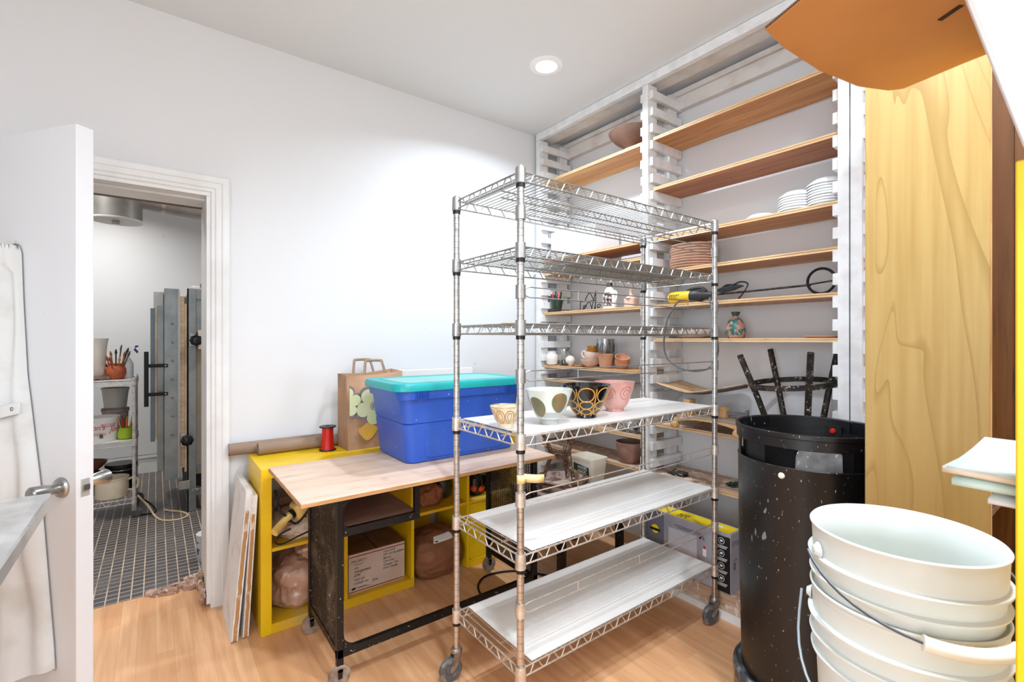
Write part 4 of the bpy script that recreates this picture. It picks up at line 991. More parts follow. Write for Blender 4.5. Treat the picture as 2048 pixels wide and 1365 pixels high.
# ------------------------------------------------------------------ black cart with plywood top
wc = thing('work_cart', 'black perforated metal cart on small wheels with a loose plywood worktop', 'cart', (1.13, 2.22, 0)); WA = (1.13, 2.22, 0)
m_bm = M('black cart steel', (.075, .075, .08), .4, .3, spk=[((.75, .72, .68), 75, .70)])
cx0, cx1, cy0, cy1, cz = .598, 1.675, 2.0, 2.47, .811
cp_ = lambda n, b, m=m_bm, **k: b.build(n, m, wc, at=WA, **k)
m_ptop = wood('pale plywood top', (.88, .775, .69), (.82, .69, .585), 'X', 9, .5, knots=((.66, .46, .36), 4.5, .74), k=.10)
tp = cp_('worktop', MB().box(.43, 1.69, 1.875, 2.50, cz+.002, cz+.020), m_ptop, smooth=False, bev=.001, seg=1)
cp_('worktop_edge', MB().box(.4295, 1.6905, 1.8735, 1.875, cz+.002, cz+.016).box(.4285, .43, 1.875, 2.50, cz+.002, cz+.016), wood('worktop plies', (.80, .62, .42), (.66, .46, .28), 'X', 40, .6))
for x, y in ((cx0, cy0), (cx1, cy0), (cx0, cy1), (cx1, cy1)):
    cp_('leg', MB().box(x-.0, x+(.028 if x == cx0 else -.028), y, y+(.004+.022 if y == cy0 else -.026), .062, cz), smooth=False, bev=.003)
b = MB().box(cx0, cx1, cy0, cy0+.022, cz-.042, cz).box(cx0, cx1, cy1-.022, cy1, cz-.042, cz).box(cx0, cx0+.022, cy0, cy1, cz-.042, cz).box(cx1-.022, cx1, cy0, cy1, cz-.042, cz)
cp_('top_frame', b, smooth=False, bev=.002)
def gus(x, z, sx, sz, r=.06):
    P = [(x, z)]+[(x+sx*(r-r*math.sin(t)), z+sz*(r-r*math.cos(t))) for t in [PI/2*i/8 for i in range(9)]]
    return [(a, c) for a, c in P]
mx = axes((0, cy0+.006, 0), (1, 0, 0), (0, 0, 1), (0, -1, 0))
b = MB().box(cx0, cx1, cy0, cy0+.022, .118, .152)
b.prism(gus(cx0+.028, .152, 1, 1), -.012, .006, mx).prism(gus(cx1-.028, .152, -1, 1), -.012, .006, mx)
cp_('bottom_rail', b, smooth=False, bev=.002)
cp_('bottom_rail', MB().box(cx0+.004, cx0+.024, cy0+.02, cy1-.02, .118, .15), smooth=False, bev=.002)
cp_('bottom_rail', MB().box(cx1-.024, cx1-.004, cy0+.02, cy1-.02, .118, .15), smooth=False, bev=.002)
b = MB().box(cx0+.028, .972, cy0, cy0+.02, .618, .652).box(.946, .972, cy0, cy0+.02, .652, cz-.042).box(.946, .972, cy0+.018, cy1, .63, .645).box(.946, .972, cy1-.02, cy1, .618, cz-.042)
b.prism(gus(cx0+.028, cz-.042, 1, -1, .05), -.012, .004, mx).prism(gus(cx0+.028, .652, 1, 1, .03), -.012, .004, mx)
cp_('tray_frame', b, smooth=False, bev=.002)
cp_('tray_shelf', MB().box(cx0+.03, .968, cy0+.022, cy1-.022, .628, .648), wood('dusty brown shelf', (.60, .47, .41), (.52, .39, .33), 'X', 12), smooth=False)
cp_('tray_back', MB().box(cx0+.03, .946, cy1-.03, cy1-.022, .648, cz-.042), smooth=False)
m_perf = M('dusty perforated steel', (.25, .21, .18), .5, .4, (.48, .42, .36), 9, .5, .7, spk=[((.8, .76, .7), 60, .70)])
b = MB()
for k in range(58):
    z = .152+.0105*k; b.box(cx0+.008, cx0+.012, cy0+.024, cy1-.024, z, z+.0036)
for k in range(22):
    y = cy0+.026+.0192*k; b.box(cx0+.0085, cx0+.0115, y, y+.0055, .15, cz-.042)
cp_('perforated_panel', b, m_perf, smooth=False)
b = MB()
for k in range(58):
    z = .152+.0105*k; b.box(cx1-.012, cx1-.008, cy0+.024, cy1-.024, z, z+.0048)
for k in range(22):
    y = cy0+.026+.0192*k; b.box(cx1-.0115, cx1-.0085, y, y+.0055, .15, cz-.042)
cp_('perforated_panel', b, m_perf, smooth=False)
m_wheel = M('dusty cream wheel', (.62, .54, .47), .6, 0, (.45, .37, .31), 30)
for x, y in ((cx0+.012, cy0+.012), (cx1-.014, cy0+.012), (cx0+.012, cy1-.012), (cx1-.014, cy1-.012)):
    w_ = cp_('caster_wheel', MB().lathe([(0, -.006), (.012, -.011), (.028, -.011), (.044, -.008), (.0455, -.004), (.0455, .004), (.044, .008), (.028, .011), (.012, .011), (0, .006)], 30, mtx=axes((x, y-.004, .0455), (1, 0, 0), (0, 0, 1), (0, -1, 0))), m_wheel)
    f_ = MB().box(x-.008, x+.008, y-.021, y-.017, .04, .075).box(x-.008, x+.008, y+.009, y+.013, .04, .075).box(x-.01, x+.01, y-.021, y+.013, .066, .075).build('wheel_fork', m_bm, w_, at=WA)

# blue tote
bt = thing('storage_tote', 'blue plastic storage tote with a teal lid on the plywood worktop', 'storage bin', (1.302, 2.345, cz+.0205)); 
m_blue = M('blue tote plastic', (.17, .34, .72), .35, 0, (.20, .37, .74), 4, spk=[((.60, .65, .85), 40, .735)])
m_tealp = M('teal lid plastic', (.10, .66, .66), .38); m_teall = M('teal lid panel', (.45, .74, .71), .4)
H = .375
def toter(z): return (.322+.042*z/H, .200+.026*z/H)
b = MB(); K = 8
def rows_():
    out = []
    for z, e, rr in ((0, -.008, .045), (.006, 0, .05), (.19, .0, .055), (.196, -.006, .055), (.20, .0, .055), (.315, .001, .06), (.318, .014, .065), (.345, .015, .07), (.372, .016, .07)):
        a, c = toter(z); out.append([(x, y, z) for x, y in rounded(-a-e, a+e, -c-e, c+e, rr, K)])
    return out
R_ = rows_(); n = len(R_[0]); vs = [p for r in R_ for p in r]
b._add(vs, [(n*j+i, n*j+(i+1) % n, n*j+n+(i+1) % n, n*j+n+i) for j in range(len(R_)-1) for i in range(n)]+[tuple(range(n))])
b.build('bin', m_blue, bt, sharp=30)
for sx in (-1, 1):
    b = MB()
    for k in range(9):
        x = sx*(.30-.0085*k); b.box(x-.0016, x+.0016, -.246, -.236, .322, .356)
    b.build('corner_ribs', m_blue, bt)
P = rounded(-.19, .27, 0, .13, .03, 5)
b = MB()
for (z, ins) in ((0, 0),):
    pass
sl = .026/H
b.prism(rounded(-.235, .235, .02, .185, .03, 5), 0, .003, axes((0, -.2005, 0), (1, 0, 0), (0, -sl, 1), (0, -1, -sl))); b.build('front_panel', m_blue, bt, bev=.002)
a, c = .395, .243
b = MB(); rows = [(.358, 0, .075), (.360, .004, .078), (.385, .005, .08), (.396, -.002, .078), (.397, -.014, .07), (.391, -.035, .06), (.3895, -.06, .05), (.394, -.068, .045)]
R_ = [[(x, y, z) for x, y in rounded(-a-e, a+e, -c-e, c+e, rr, K)] for z, e, rr in rows]; vs = [p for r in R_ for p in r]; n = len(R_[0])
b._add(vs, [(n*j+i, n*j+(i+1) % n, n*j+n+(i+1) % n, n*j+n+i) for j in range(len(R_)-1) for i in range(n)]+[tuple(n*(len(R_)-1)+i for i in range(n))])
b._add([(x, y, .358) for x, y in rounded(-a+.012, a-.012, -c+.012, c-.012, .07, K)]+list(R_[0]), [(i, (i+1) % n, n+(i+1) % n, n+i) for i in range(n)])
lid = b.build('lid', m_tealp, bt, sharp=40)
b = MB(); b._add([(x, y, .3948) for x, y in rounded(-a+.075, a-.075, -c+.075, c-.075, .04, K)], [tuple(range(n))]); b.build('lid_panel', m_teall, lid)
o = MB().box(0, .012, -.0012, 0, 0, .045); o = o.build('tape_mark', M('brown tape bit', (.45, .38, .30), .6), bt, loc=(.135, -.2035, .012))

# ------------------------------------------------------------------ pottery table, brown stool, tub
pt = thing('wheel_table', 'low dark table behind the rack carrying the brown stool and tub', 'table', (2.14, 2.27, 0))
MB().box(-.27, .30, -.25, .24, .462, .498).build('tabletop', M('dusty grey brown top', (.55, .47, .42), .6, 0, (.66, .58, .52), 8), pt, bev=.004)
for x, y in ((-.24, -.22), (.27, -.22), (-.24, .21), (.27, .21)):
    MB().box(x-.02, x+.02, y-.02, y+.02, 0, .462).build('leg', m_bm, pt, smooth=False)
MB().box(-.2, .22, -.18, .18, .30, .461).build('motor_box', m_blackplastic, pt, bev=.01)
bs = thing('clay_stand', 'rust brown metal stand with curved legs on a round dish behind the worktop', 'stand', (2.07, 2.235, .4985))
m_rusty = M('clay caked rust', (.36, .25, .19), .7, .1, (.54, .43, .36), 22, .45, .65, spk=[((.80, .72, .66), 55, .63)], bmp=.4)
m_dish = M('pale slip on rust', (.70, .61, .55), .8, 0, (.42, .31, .25), 13, .5, .62)
MB().lathe([(0, 0), (.13, 0), (.152, .02), (.165, .05), (.166, .062), (.160, .064), (.148, .045), (.14, .03), (.128, .028), (.12, .034), (.112, .03), (0, .03)], 48).build('dish', m_dish, bs)
MB().lathe([(.161, .045), (.168, .05), (.168, .064), (.160, .066), (.158, .06)], 48).build('dish_rim', m_rusty, bs)
for k in range(3):
    a = .5+2*PI*k/3
    P = smoothpts([(.125*math.cos(a), .125*math.sin(a), .03), (.105*math.cos(a), .105*math.sin(a), .10), (.072*math.cos(a), .072*math.sin(a), .19), (.066*math.cos(a), .066*math.sin(a), .225), (.095*math.cos(a), .095*math.sin(a), .30), (.13*math.cos(a), .13*math.sin(a), .36)], 5)
    MB().tube(P, .0125, 8).build('leg', m_rusty, bs)
MB().lathe([(.055, .19), (.062, .19), (.062, .225), (.055, .225), (.055, .19)], 32).build('ring', m_rusty, bs)
ct = thing('plastic_tub', 'cream square plastic tub with a green printed label', 'tub', (2.34, 2.255, .4985))
b = MB(); 
def rr_(z, e=0): return [(x, y, z) for x, y in rounded(-.066-.012*z/.16-e, .066+.012*z/.16+e, -.088-.012*z/.16-e, .088+.012*z/.16+e, .02, 5)]
L = [rr_(0, -.004), rr_(.004), rr_(.14), rr_(.141, .003), rr_(.158, .003), rr_(.158, -.001), rr_(.14, -.002), rr_(.012, -.004)]; n = len(L[0])
b._add([p for r in L for p in r], [(n*j+i, n*j+(i+1) % n, n*j+n+(i+1) % n, n*j+n+i) for j in range(len(L)-1) for i in range(n)]+[tuple(range(n)), tuple(n*7+i for i in range(n))])
b.build('tub', M('cream plastic', (.93, .90, .83), .4), ct)
tl_ = MB().prism([(-.07, .03), (.07, .03), (.07, .10), (-.07, .115)], 0, .0008, axes((-.0672, 0, 0), (0, -1, 0), (-.075, 0, 1), (-1, 0, -.075))).build('label', M('green label', (.10, .22, .16), .4), ct)
MB().prism([(-.07, .03), (.07, .03), (.07, .048), (-.07, .065)], .0008, .0014, axes((-.0672, 0, 0), (0, -1, 0), (-.075, 0, 1), (-1, 0, -.075))).build('yellow_flash', M('yellow label print', (.88, .72, .16), .4), tl_)
text('label_text', 'MODEL\nMAGIC', .026, m_wht, tl_, (-.0745, .03, .082), (0, -1, 0), (-.075, 0, 1))
# foot pedal and cords on the floor
fp = thing('foot_pedal', 'black ribbed foot pedal on the floor seen through the rack', 'pedal', (1.93, 1.93, 0), .4)
b = MB(); b._add([(-.06, -.1, 0), (.06, -.1, 0), (.06, .1, 0), (-.06, .1, 0), (-.06, -.1, .03), (.06, -.1, .03), (.06, .1, .085), (-.06, .1, .085)], [(0, 1, 2, 3), (4, 5, 6, 7), (0, 1, 5, 4), (1, 2, 6, 5), (2, 3, 7, 6), (3, 0, 4, 7)]); b.build('housing', m_blackplastic, fp, bev=.006)
b = MB()
for k in range(11): y = -.085+.017*k; z = .03+.055*(y+.1)/.2; b.box(-.05, .05, y, y+.007, z-.002, z+.004)
b.build('tread_ribs', m_black_rubber, fp)
cordthing('power_cable', [(1.95, 2.1, .006), (1.80, 2.33, .006), (1.62, 2.40, .006), (1.50, 2.33, .006), (1.46, 2.18, .006), (1.54, 2.06, .006), (1.66, 2.08, .006), (1.72, 2.2, .006), (1.85, 1.98, .006)], .006, 'black cord looped on the floor under the cart end')
# ------------------------------------------------------------------ trash can
tc = thing('trash_can', 'tall black dusty trash can on a wheeled base in front of the shelving', 'trash can', (2.06, .80, 0))
m_can = M('scuffed black plastic', (.05, .057, .066), .36, 0, (.105, .115, .125), 7, .5, .8, spk=[((.62, .62, .61), 120, .70), ((.50, .51, .51), 30, .71)], stretch=(1, 1, .45))
m_canin = M('dusty black plastic', (.06, .06, .065), .5, 0, (.16, .155, .15), 8, .5, .8)
MB().lathe([(0, .115), (.228, .115), (.236, .125), (.246, .60), (.249, .972), (.251, .978), (.247, .981), (.243, .975), (.240, .60), (.230, .13), (0, .128)], 72).build('body', m_can, tc)
MB().lathe([(.250, 1.048), (.254, 1.05), (.2545, 1.085), (.2585, 1.088), (.2585, 1.102), (.252, 1.105), (.247, 1.10), (.246, 1.048), (.250, 1.048)], 72).build('rim_band', m_can, tc)
fa = math.atan2(-.80, -2.06)
for da, wd in ((-1.35, .30), (1.9, .5), (3.14, 1.3)):
    a0 = fa+da-wd/2; MB().lathe([(.2425, .9), (.2465, .9), (.2465, 1.10), (.2425, 1.10), (.2425, .9)], 16, a0=a0, a1=a0+wd).build('strut', m_canin, tc)
MB().lathe([(0, .14), (.218, .14), (.226, .60), (.2305, 1.052), (.2285, 1.054), (.223, .60), (.214, .145), (0, .145)], 64, a0=fa+PI-2.5, a1=fa+PI+2.5).build('inner_liner', m_canin, tc)
MB().lathe([(0, .008), (.009, .006), (.0115, 0), (0, 0)], 20, mtx=axes((.2495*math.cos(fa-.33), .2495*math.sin(fa-.33), .948), (-math.sin(fa-.33), math.cos(fa-.33), 0), (0, 0, 1), (math.cos(fa-.33), math.sin(fa-.33), 0))).build('white_button', M('cream button', (.88, .86, .82), .4), tc)
kb = MB().box(.222, .245, -.03, .03, 1.03, 1.075); ka = fa+PI-.42
o = kb.build('latch', m_canin, tc, rz=ka); MB().lathe([(0, .012), (.009, .01), (.012, 0), (0, 0)], 18, mtx=axes((.222, 0, 1.055), (0, 1, 0), (0, 0, 1), (-1, 0, 0))).build('red_button', M('red button', (.82, .15, .12), .35), o)
MB().lathe([(0, .07), (.256, .07), (.266, .078), (.269, .095), (.267, .115), (.255, .128), (.252, .118), (0, .114)], 64).build('dolly', M('smeared grey dolly', (.25, .26, .27), .5, 0, (.62, .64, .65), 11, .5, .7), tc)
for k in range(5):
    a = fa+.5+2*PI*k/5; x, y = .235*math.cos(a), .235*math.sin(a)
    MB().lathe([(0, -.012), (.03, -.012), (.034, -.008), (.034, .008), (.03, .012), (0, .012)], 24, mtx=axes((x, y, .034), (math.cos(a), math.sin(a), 0), (0, 0, 1))).build('dolly_wheel', m_black_rubber, tc)
tp_ = Vector((math.cos(fa), math.sin(fa), 0)); tx_ = Vector((-math.sin(fa), math.cos(fa), 0))
b = MB().prism([(-.085, 0), (.085, 0), (.082, .38), (.06, .40), (-.055, .40), (-.07, .36)], 0, .006)
o = b.build('metal_offcut', M('dusty grey sheet', (.42, .40, .39), .5, .4, (.58, .56, .54), 12, spk=[((.8, .78, .75), 60, .66)]), bev=.001)
o.matrix_world = axes(Vector((2.06, .80, .63))+tp_*.10+tx_*.03, tx_, Vector((tp_.x*-.22, tp_.y*-.22, .975)), None); tag(o, 'dusty grey metal sheet sticking up inside the black trash can', 'metal sheet')

# ------------------------------------------------------------------ stacked buckets
m_buck = M('white bucket plastic', (.85, .87, .845), .35, 0, (.83, .835, .80), 5, .45, .7, spk=[((.72, .60, .40), 22, .75)])
m_bin = M('bucket inside', (.93, .90, .87), .5)
def bucket_prof():
    P = [(0, 0), (.128, 0), (.131, .004)]
    R = lambda z: .131+.0165*(z/.37)
    for z, d in ((.20, 0), (.228, 0), (.231, .008), (.236, .009), (.239, .001), (.264, .001), (.267, .009), (.272, .010), (.275, .001), (.300, .001), (.303, .010), (.309, .011), (.312, .002), (.345, .002), (.362, .002)): P.append((R(z)+d, z))
    P += [(.1515, .364), (.1525, .368), (.150, .371), (.147, .368)]
    P += [(R(z)-.003, z) for z in (.30, .2, .1, .006)]+[(0, .006)]
    return P
bx, by, bz = 1.17, .287, 1.067-.371
fb = math.atan2(-by, -bx)
stl = thing('step_stool', 'plain wooden stool holding up the stack of white buckets below the picture edge', 'stool', (bx, by, 0))
SZ = bz-.125
MB().box(-.16, .16, -.145, .16, SZ-.03, SZ-.001).build('seat', m_pine, stl, bev=.004)
for x in (-.13, .13):
    for y in (-.12, .13): MB().box(x-.02, x+.02, y-.02, y+.02, 0, SZ-.03).build('leg', m_pine, stl)
m_wire = M('dull bail wire', (.36, .37, .38), .4, .8); m_grip = M('cream bail grip', (.90, .88, .82), .45)
def bucket(z, label, a_ear, drop, grip, m_w):
    t = thing('plastic_bucket', label, 'bucket', (bx, by, z), 0, 'nested white buckets')
    MB().lathe(bucket_prof(), 80).build('body', m_buck, t, sharp=50)
    for s in (0, PI):
        a = a_ear+s; d = Vector((math.cos(a), math.sin(a), 0))
        MB().lathe([(0, .011), (.008, .010), (.012, .004), (.016, 0), (0, 0)], 20, mtx=axes(d*.150+Vector((0, 0, .322)), (-d.y, d.x, 0), (0, 0, 1), d)).build('ear', m_buck, t)
    pts = []
    for i in range(25):
        u = PI*i/24; a = a_ear+u
        r = .170+.014*math.sin(u); pts.append((r*math.cos(a), r*math.sin(a), .322-drop*math.sin(u)**(.9 if grip else .7)))
    b = MB().tube(pts, .0026, 10); w_ = b.build('bail', m_w, t)
    if grip:
        g = pts[10:15]; MB().tube(smoothpts([pts[i] for i in range(9, 16)], 3), [.0135]+[.0118]*17+[.0135], 16).build('grip', m_grip, w_)
bucket(bz, 'top white bucket of the nested stack with a cream handle grip', fb-1.03, .078, True, m_wire)
bucket(bz-.125, 'lower white bucket of the nested stack with its handle hanging down', fb-1.62, .17, False, M('pale coated wire', (.62, .66, .68), .4, .3))

# ------------------------------------------------------------------ plywood cabinet
cb = thing('plywood_cabinet', 'tall yellowish plywood cabinet beside the trash can', 'cabinet', (1.787, .249, 0)); CA = (1.787, .249, 0)
def birch():
    m, nt, p = newmat('amber birch plywood'); p.inputs['Roughness'].default_value = .35
    v = coords(nt, (1, 1.6, .4)); n = nt.nodes.new('ShaderNodeTexNoise'); n.inputs['Scale'].default_value = 1.6; n.inputs['Detail'].default_value = 2; n.inputs['Distortion'].default_value = 1.2
    nt.links.new(v, n.inputs['Vector'])
    w_ = nt.nodes.new('ShaderNodeMath'); w_.operation = 'MULTIPLY'; w_.inputs[1].default_value = 9; nt.links.new(n.outputs['Fac'], w_.inputs[0])
    fr = nt.nodes.new('ShaderNodeMath'); fr.operation = 'FRACT'; nt.links.new(w_.outputs[0], fr.inputs[0])
    r = nt.nodes.new('ShaderNodeMapRange'); r.inputs['From Min'].default_value = .0; r.inputs['From Max'].default_value = .14; nt.links.new(fr.outputs[0], r.inputs['Value'])
    g = noise_fac(nt, coords(nt, (1, 1, .04)), 40, 5, .4, .7)
    base = mixc(nt, g, lin((.675, .565, .345)), lin((.63, .51, .285)))
    base = mixc(nt, r.outputs[0], lin((.59, .47, .25)), base)
    base = mixc(nt, noise_fac(nt, coords(nt, (1, 1, .3)), 3, 3, .45, .7), base, lin((.65, .52, .285)))
    nt.links.new(base, p.inputs['Base Color']); return m
m_birch = birch(); m_cabin = wood('shade darkened brown ply', (.43, .26, .09), (.34, .19, .06), 'Z', 14, .5)  # brown ply, with the cabinet's inner shade put into the colour
CW, CDp, CHt = .411, .281, 2.58
kk = lambda n, *a, m=m_birch: MB().box(*a).build(n, m, cb, smooth=False, bev=.001, seg=1)
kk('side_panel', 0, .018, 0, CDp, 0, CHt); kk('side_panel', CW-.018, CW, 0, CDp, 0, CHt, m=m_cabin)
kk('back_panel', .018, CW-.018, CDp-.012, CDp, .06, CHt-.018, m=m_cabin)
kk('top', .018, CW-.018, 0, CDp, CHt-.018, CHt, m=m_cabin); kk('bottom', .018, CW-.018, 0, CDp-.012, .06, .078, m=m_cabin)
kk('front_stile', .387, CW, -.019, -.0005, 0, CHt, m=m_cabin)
MB().box(.0, .018, -.0012, 0, 0, CHt).build('edge_band', M('pale ply edge', (.80, .62, .38), .5, 0, (.6, .42, .22), 60, stretch=(1, 1, .1)), cb, smooth=False)
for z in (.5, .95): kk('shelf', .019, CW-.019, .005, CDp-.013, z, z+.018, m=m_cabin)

# ------------------------------------------------------------------ yellow unit at the right edge, papers, white carton
yr = thing('tall_yellow_shelf', 'tall bright yellow shelf cut off by the right edge of the picture', 'shelf unit', (.75, .085, 0))
yk = lambda n, *a: MB().box(*a).build(n, m_yellow, yr, smooth=False, bev=.0015, seg=1)
YD = .39
yk('side_panel', 0, .045, -YD, 0, 0, 1.635); yk('side_panel', .83, .875, -YD, 0, 0, 1.635)
yk('top', .045, .83, -YD, 0, 1.59, 1.635); yk('bottom', .045, .83, -YD, 0, 0, .045)
for z in (.40, .80, 1.222): yk('shelf', .045, .83, -YD, -.003, z, z+.018)
yk('divider', .43, .448, -YD, -.003, 1.24, 1.59)
zz = 1.2405
for i, (c, x0, x1, y1, th, rz, kind) in enumerate((((.93, .93, .92), .06, .34, .03, .006, -.05, 'white folded sheet at the bottom of the paper pile'), ((.78, .86, .82), .055, .32, .062, .009, .03, 'pale green folder near the bottom of the paper pile'),
        ((.86, .79, .70), .05, .33, .07, .008, -.04, 'beige folder in the middle of the paper pile'), ((.95, .95, .94), .052, .34, .06, .004, .02, 'white paper under the top folder of the pile'), ((.80, .88, .89), .05, .29, .066, .004, .0, 'pale blue folder on top of the paper pile'))):
    def sh(u, v, x0=x0, x1=x1, y1=y1, i=i):
        y = -.22+(y1+.22)*v; x = x0+(x1-x0)*u
        return Vector((x, y, .006*math.sin(u*2.5+i)*v*v-.004*v*v*(i % 2)))
    o = MB().surf(sh, 10, 12).build('paper_folder', M('paper stock', c, .6), solid=th*.9)
    o.location = (.75, .085, zz+th*.5+.004*(i > 0)); o.rotation_euler.z = 0; zz += th+.002+(.003 if i == 0 else 0)
    tag(o, kind, 'folder', 'papers on the tall yellow shelf')
wc_ = thing('white_carton', 'open white printed carton with a hanging brown flap on the tall yellow shelf', 'carton', (.75, .085, 1.636))
m_wc = M('white carton side', (.90, .90, .90), .6)
b = MB()
A = [(-.035, -.01, .0), (-.035, .075, .34), (-.035, .13, .60), (-.035, -.34, .60), (-.035, -.34, 0)]
B_ = [(.20, y, z) for x, y, z in A]
b._add(A+B_, [(0, 1, 2, 3, 4), (9, 8, 7, 6, 5)]+[(i, (i+1) % 5, 5+(i+1) % 5, 5+i) for i in range(5)])
b.build('carton_body', m_wc, wc_, smooth=False, bev=.006)
# brown flap: level sheet of corrugated board, seen from below
pts = [(.639, .299), (.70, .302), (.80, .296), (.90, .277), (.955, .252), (.968, .235), (.950, .16), (.940, .10), (.60, .10), (.612, .235)]
b = MB(); P = [(x-.75, y-.085) for x, y in pts]; b.prism(P, .210, .2145)
b.build('flap', M('brown corrugated board', (.76, .54, .31), .8, 0, (.71, .49, .27), 5), wc_, smooth=False, bev=.001, seg=1)
b = MB()
for i in range(24):
    t = i/24; x = P[9][0]+(P[0][0]-P[9][0])*t; y = P[9][1]+(P[0][1]-P[9][1])*t
    b.box(x-.0014, x+.0006, y-.0003, y+.0012, .2108, .2138)
b.build('flute_edge', M('dark flutes', (.32, .21, .12), .9), wc_, smooth=False)
MB().prism([(.042, .073), (.028, .050), (.034, .047), (.048, .070)], .2088, .2098).build('slot', M('dark slot', (.22, .14, .08), .9), wc_, smooth=False)
b = MB()
for k in range(7): b.box(-.0362, -.035, -.07-.012*(k % 3), -.02-.0*k+.006*k, .16+.035*k, .172+.035*k)
b.build('carton_print', M('grey blue carton print', (.42, .44, .52), .6), wc_, smooth=False)

# ------------------------------------------------------------------ kiln room
kl = thing('kiln', 'large grey steel front loading kiln in the room beyond the doorway', 'kiln', (.21, 4.80, 0)); KA = (.21, 4.80, 0)
m_ks = M('blue grey steel', (.56, .58, .58), .35, .5, (.47, .50, .50), 7, .4, .7); m_kp = M('grey kiln panel', (.62, .58, .52), .5, .15, (.60, .54, .46), 4, spk=[((.34, .24, .16), 24, .74)])
m_fire = M('fire brick', (.84, .74, .62), .9, 0, (.76, .65, .53), 12)
kb_ = lambda n, *a, m=m_ks, bev=.002: MB().box(*a).build(n, m, kl, smooth=False, bev=bev, seg=1)
kb_('body', .035, 1.15, .03, .90, .30, 1.84, m=m_kp)
kb_('corner_post', 0, .062, 0, .012, .0, 1.87); kb_('corner_post', 0, .012, .0, .06, .0, 1.87); kb_('corner_post', 1.08, 1.17, 0, .012, 0, 1.87); kb_('corner_post', 0, .06, .90, .912, 0, 1.87)
kb_('top_rail', .062, 1.08, .004, .014, 1.78, 1.868); kb_('side_panel', .062, 1.08, .010, .028, 1.52, 1.78); kb_('mid_rail', .062, 1.08, .004, .014, 1.50, 1.53); kb_('bottom_rail', .062, 1.08, .004, .016, .36, .40); kb_('foot_rail', .06, 1.1, .02, .05, .12, .18)
kb_('terminal_box', .075, .155, -.03, .010, 1.36, 1.52, m=M('bone box', (.84, .78, .72), .5))
o = MB().lathe([(0, .010), (.05, .010), (.052, 0), (0, 0)], 28, mtx=axes((.245, .026, 1.20), (1, 0, 0), (0, 0, 1), (0, -1, 0))).build('spy_plug', M('white plug', (.88, .87, .85), .6), kl)
kb_('brick_base', .10, 1.1, .06, .85, .0, .12, m=m_fire); kb_('under_tray', .05, 1.1, .1, .85, .18, .30, m=M('dark kiln underside', (.18, .14, .12), .8))
MB().box(.02, 1.1, .04, .88, 1.841, 1.90).build('roof_fibre', M('white fibre blanket', (.85, .82, .80), .9, bmp=.8, bscale=30), kl, bev=.02)
MB().tube(smoothpts([(.11, .05, 1.86), (.105, .05, 1.90), (.125, .05, 1.93)]), [.012]*7+[.018]*6, 10).build('vent_lever', M('grey lever', (.5, .47, .44), .5, .3), kl)
# door of the kiln, to the left of its body
kd = MB().box(-.155, -.055, -.01, .85, .29, 1.86).build('kiln_door', m_ks, kl, smooth=False, bev=.003)
MB().box(-.053, -.020, -.006, .84, .38, 1.80).build('brick_face', m_fire, kd, smooth=False)
b = MB()
b.box(-.0375, -.0365, -.0064, -.006, .39, 1.78)
for k in range(32): b.box(-.0535, -.0195, -.0068, -.006, .40+.044*k, .402+.044*k)
b.build('brick_joint', M('brick joint', (.6, .48, .38), .9), kd, smooth=False)
MB().box(-.018, -.004, .0, .82, .34, 1.74).build('body_brick_face', m_fire, kl, smooth=False)
MB().box(-.064, -.05, -.020, .0, .30, 1.85).build('seam_angle', M('light steel angle', (.66, .66, .65), .4, .6), kd, smooth=False)
for k in range(7): MB().lathe([(0, .008), (.008, .007), (.011, 0), (0, 0)], 14, mtx=axes((-.10, -.0105, .66+.152*k), (1, 0, 0), (0, 0, 1), (0, -1, 0))).build('bolt', M('bolt steel', (.5, .5, .5), .4, .8), kd)
MB().box(-.20, -.157, .05, .80, .36, 1.72).build('outer_brace', m_ks, kd, smooth=False, bev=.002); MB().box(-.245, -.215, .10, .75, .60, 1.70).build('outer_brace', M('dark blue steel', (.40, .46, .50), .4, .6), kd, smooth=False, bev=.002)
MB().box(-.214, -.201, .08, .78, .62, 1.70).build('insulation_edge', m_fire, kd, smooth=False)
MB().box(-.225, -.158, .12, .6, 1.70, 1.84).build('hood_bracket', M('pale bracket', (.74, .74, .74), .5, .4), kd, smooth=False, bev=.004)
hb = MB().box(-.285, -.255, -.03, 0, .905, 1.345).build('pull_handle', m_iron, kd, bev=.003)
for z in (1.17, .94): lab(MB().box(-.26, -.13, -.020, -.011, z-.0+.06-.014, z+.06+.014).build('handle_bracket', m_iron, hb, smooth=False), 'black handle bracket'); 
for z in (1.23, 1.0): MB().lathe([(0, .003), (.005, .002), (.006, 0), (0, 0)], 12, mtx=axes((-.145, -.0205, z), (1, 0, 0), (0, 0, 1), (0, -1, 0))).build('screw', m_steel, hb)
for x, z in ((.06, 1.435), (-.002, .605)):
    lob = [(0, 0), (.03, 0)]
    b = MB(); N = 56
    def kn(u, v):
        t = 2*PI*u; rr = .045*(1+.07*math.cos(8*t)); pr = ((.35, 0), (.95, .004), (1, .014), (.95, .026), (.6, .033), (.0, .036)); q = v*5; i = min(int(q), 4); f = q-i
        r = rr*(pr[i][0]+(pr[i+1][0]-pr[i][0])*f); zz_ = pr[i][1]+(pr[i+1][1]-pr[i][1])*f
        return Vector((x+r*math.cos(t), -.03-zz_, z+r*math.sin(t)))
    b.surf(kn, N, 15, True).cyl((x, .0, z), (x, -.035, z), .012, 12); b.build('clamp_knob', M('glossy black knob', (.03, .03, .03), .15), kl)
    kb_('clamp_lug', x-.045, x-.01, -.02, .01, z-.05, z+.06, m=m_steel)
kb_('latch_hook', -.06, .02, -.03, 0, .20, .27, m=m_steel); 
b = MB()
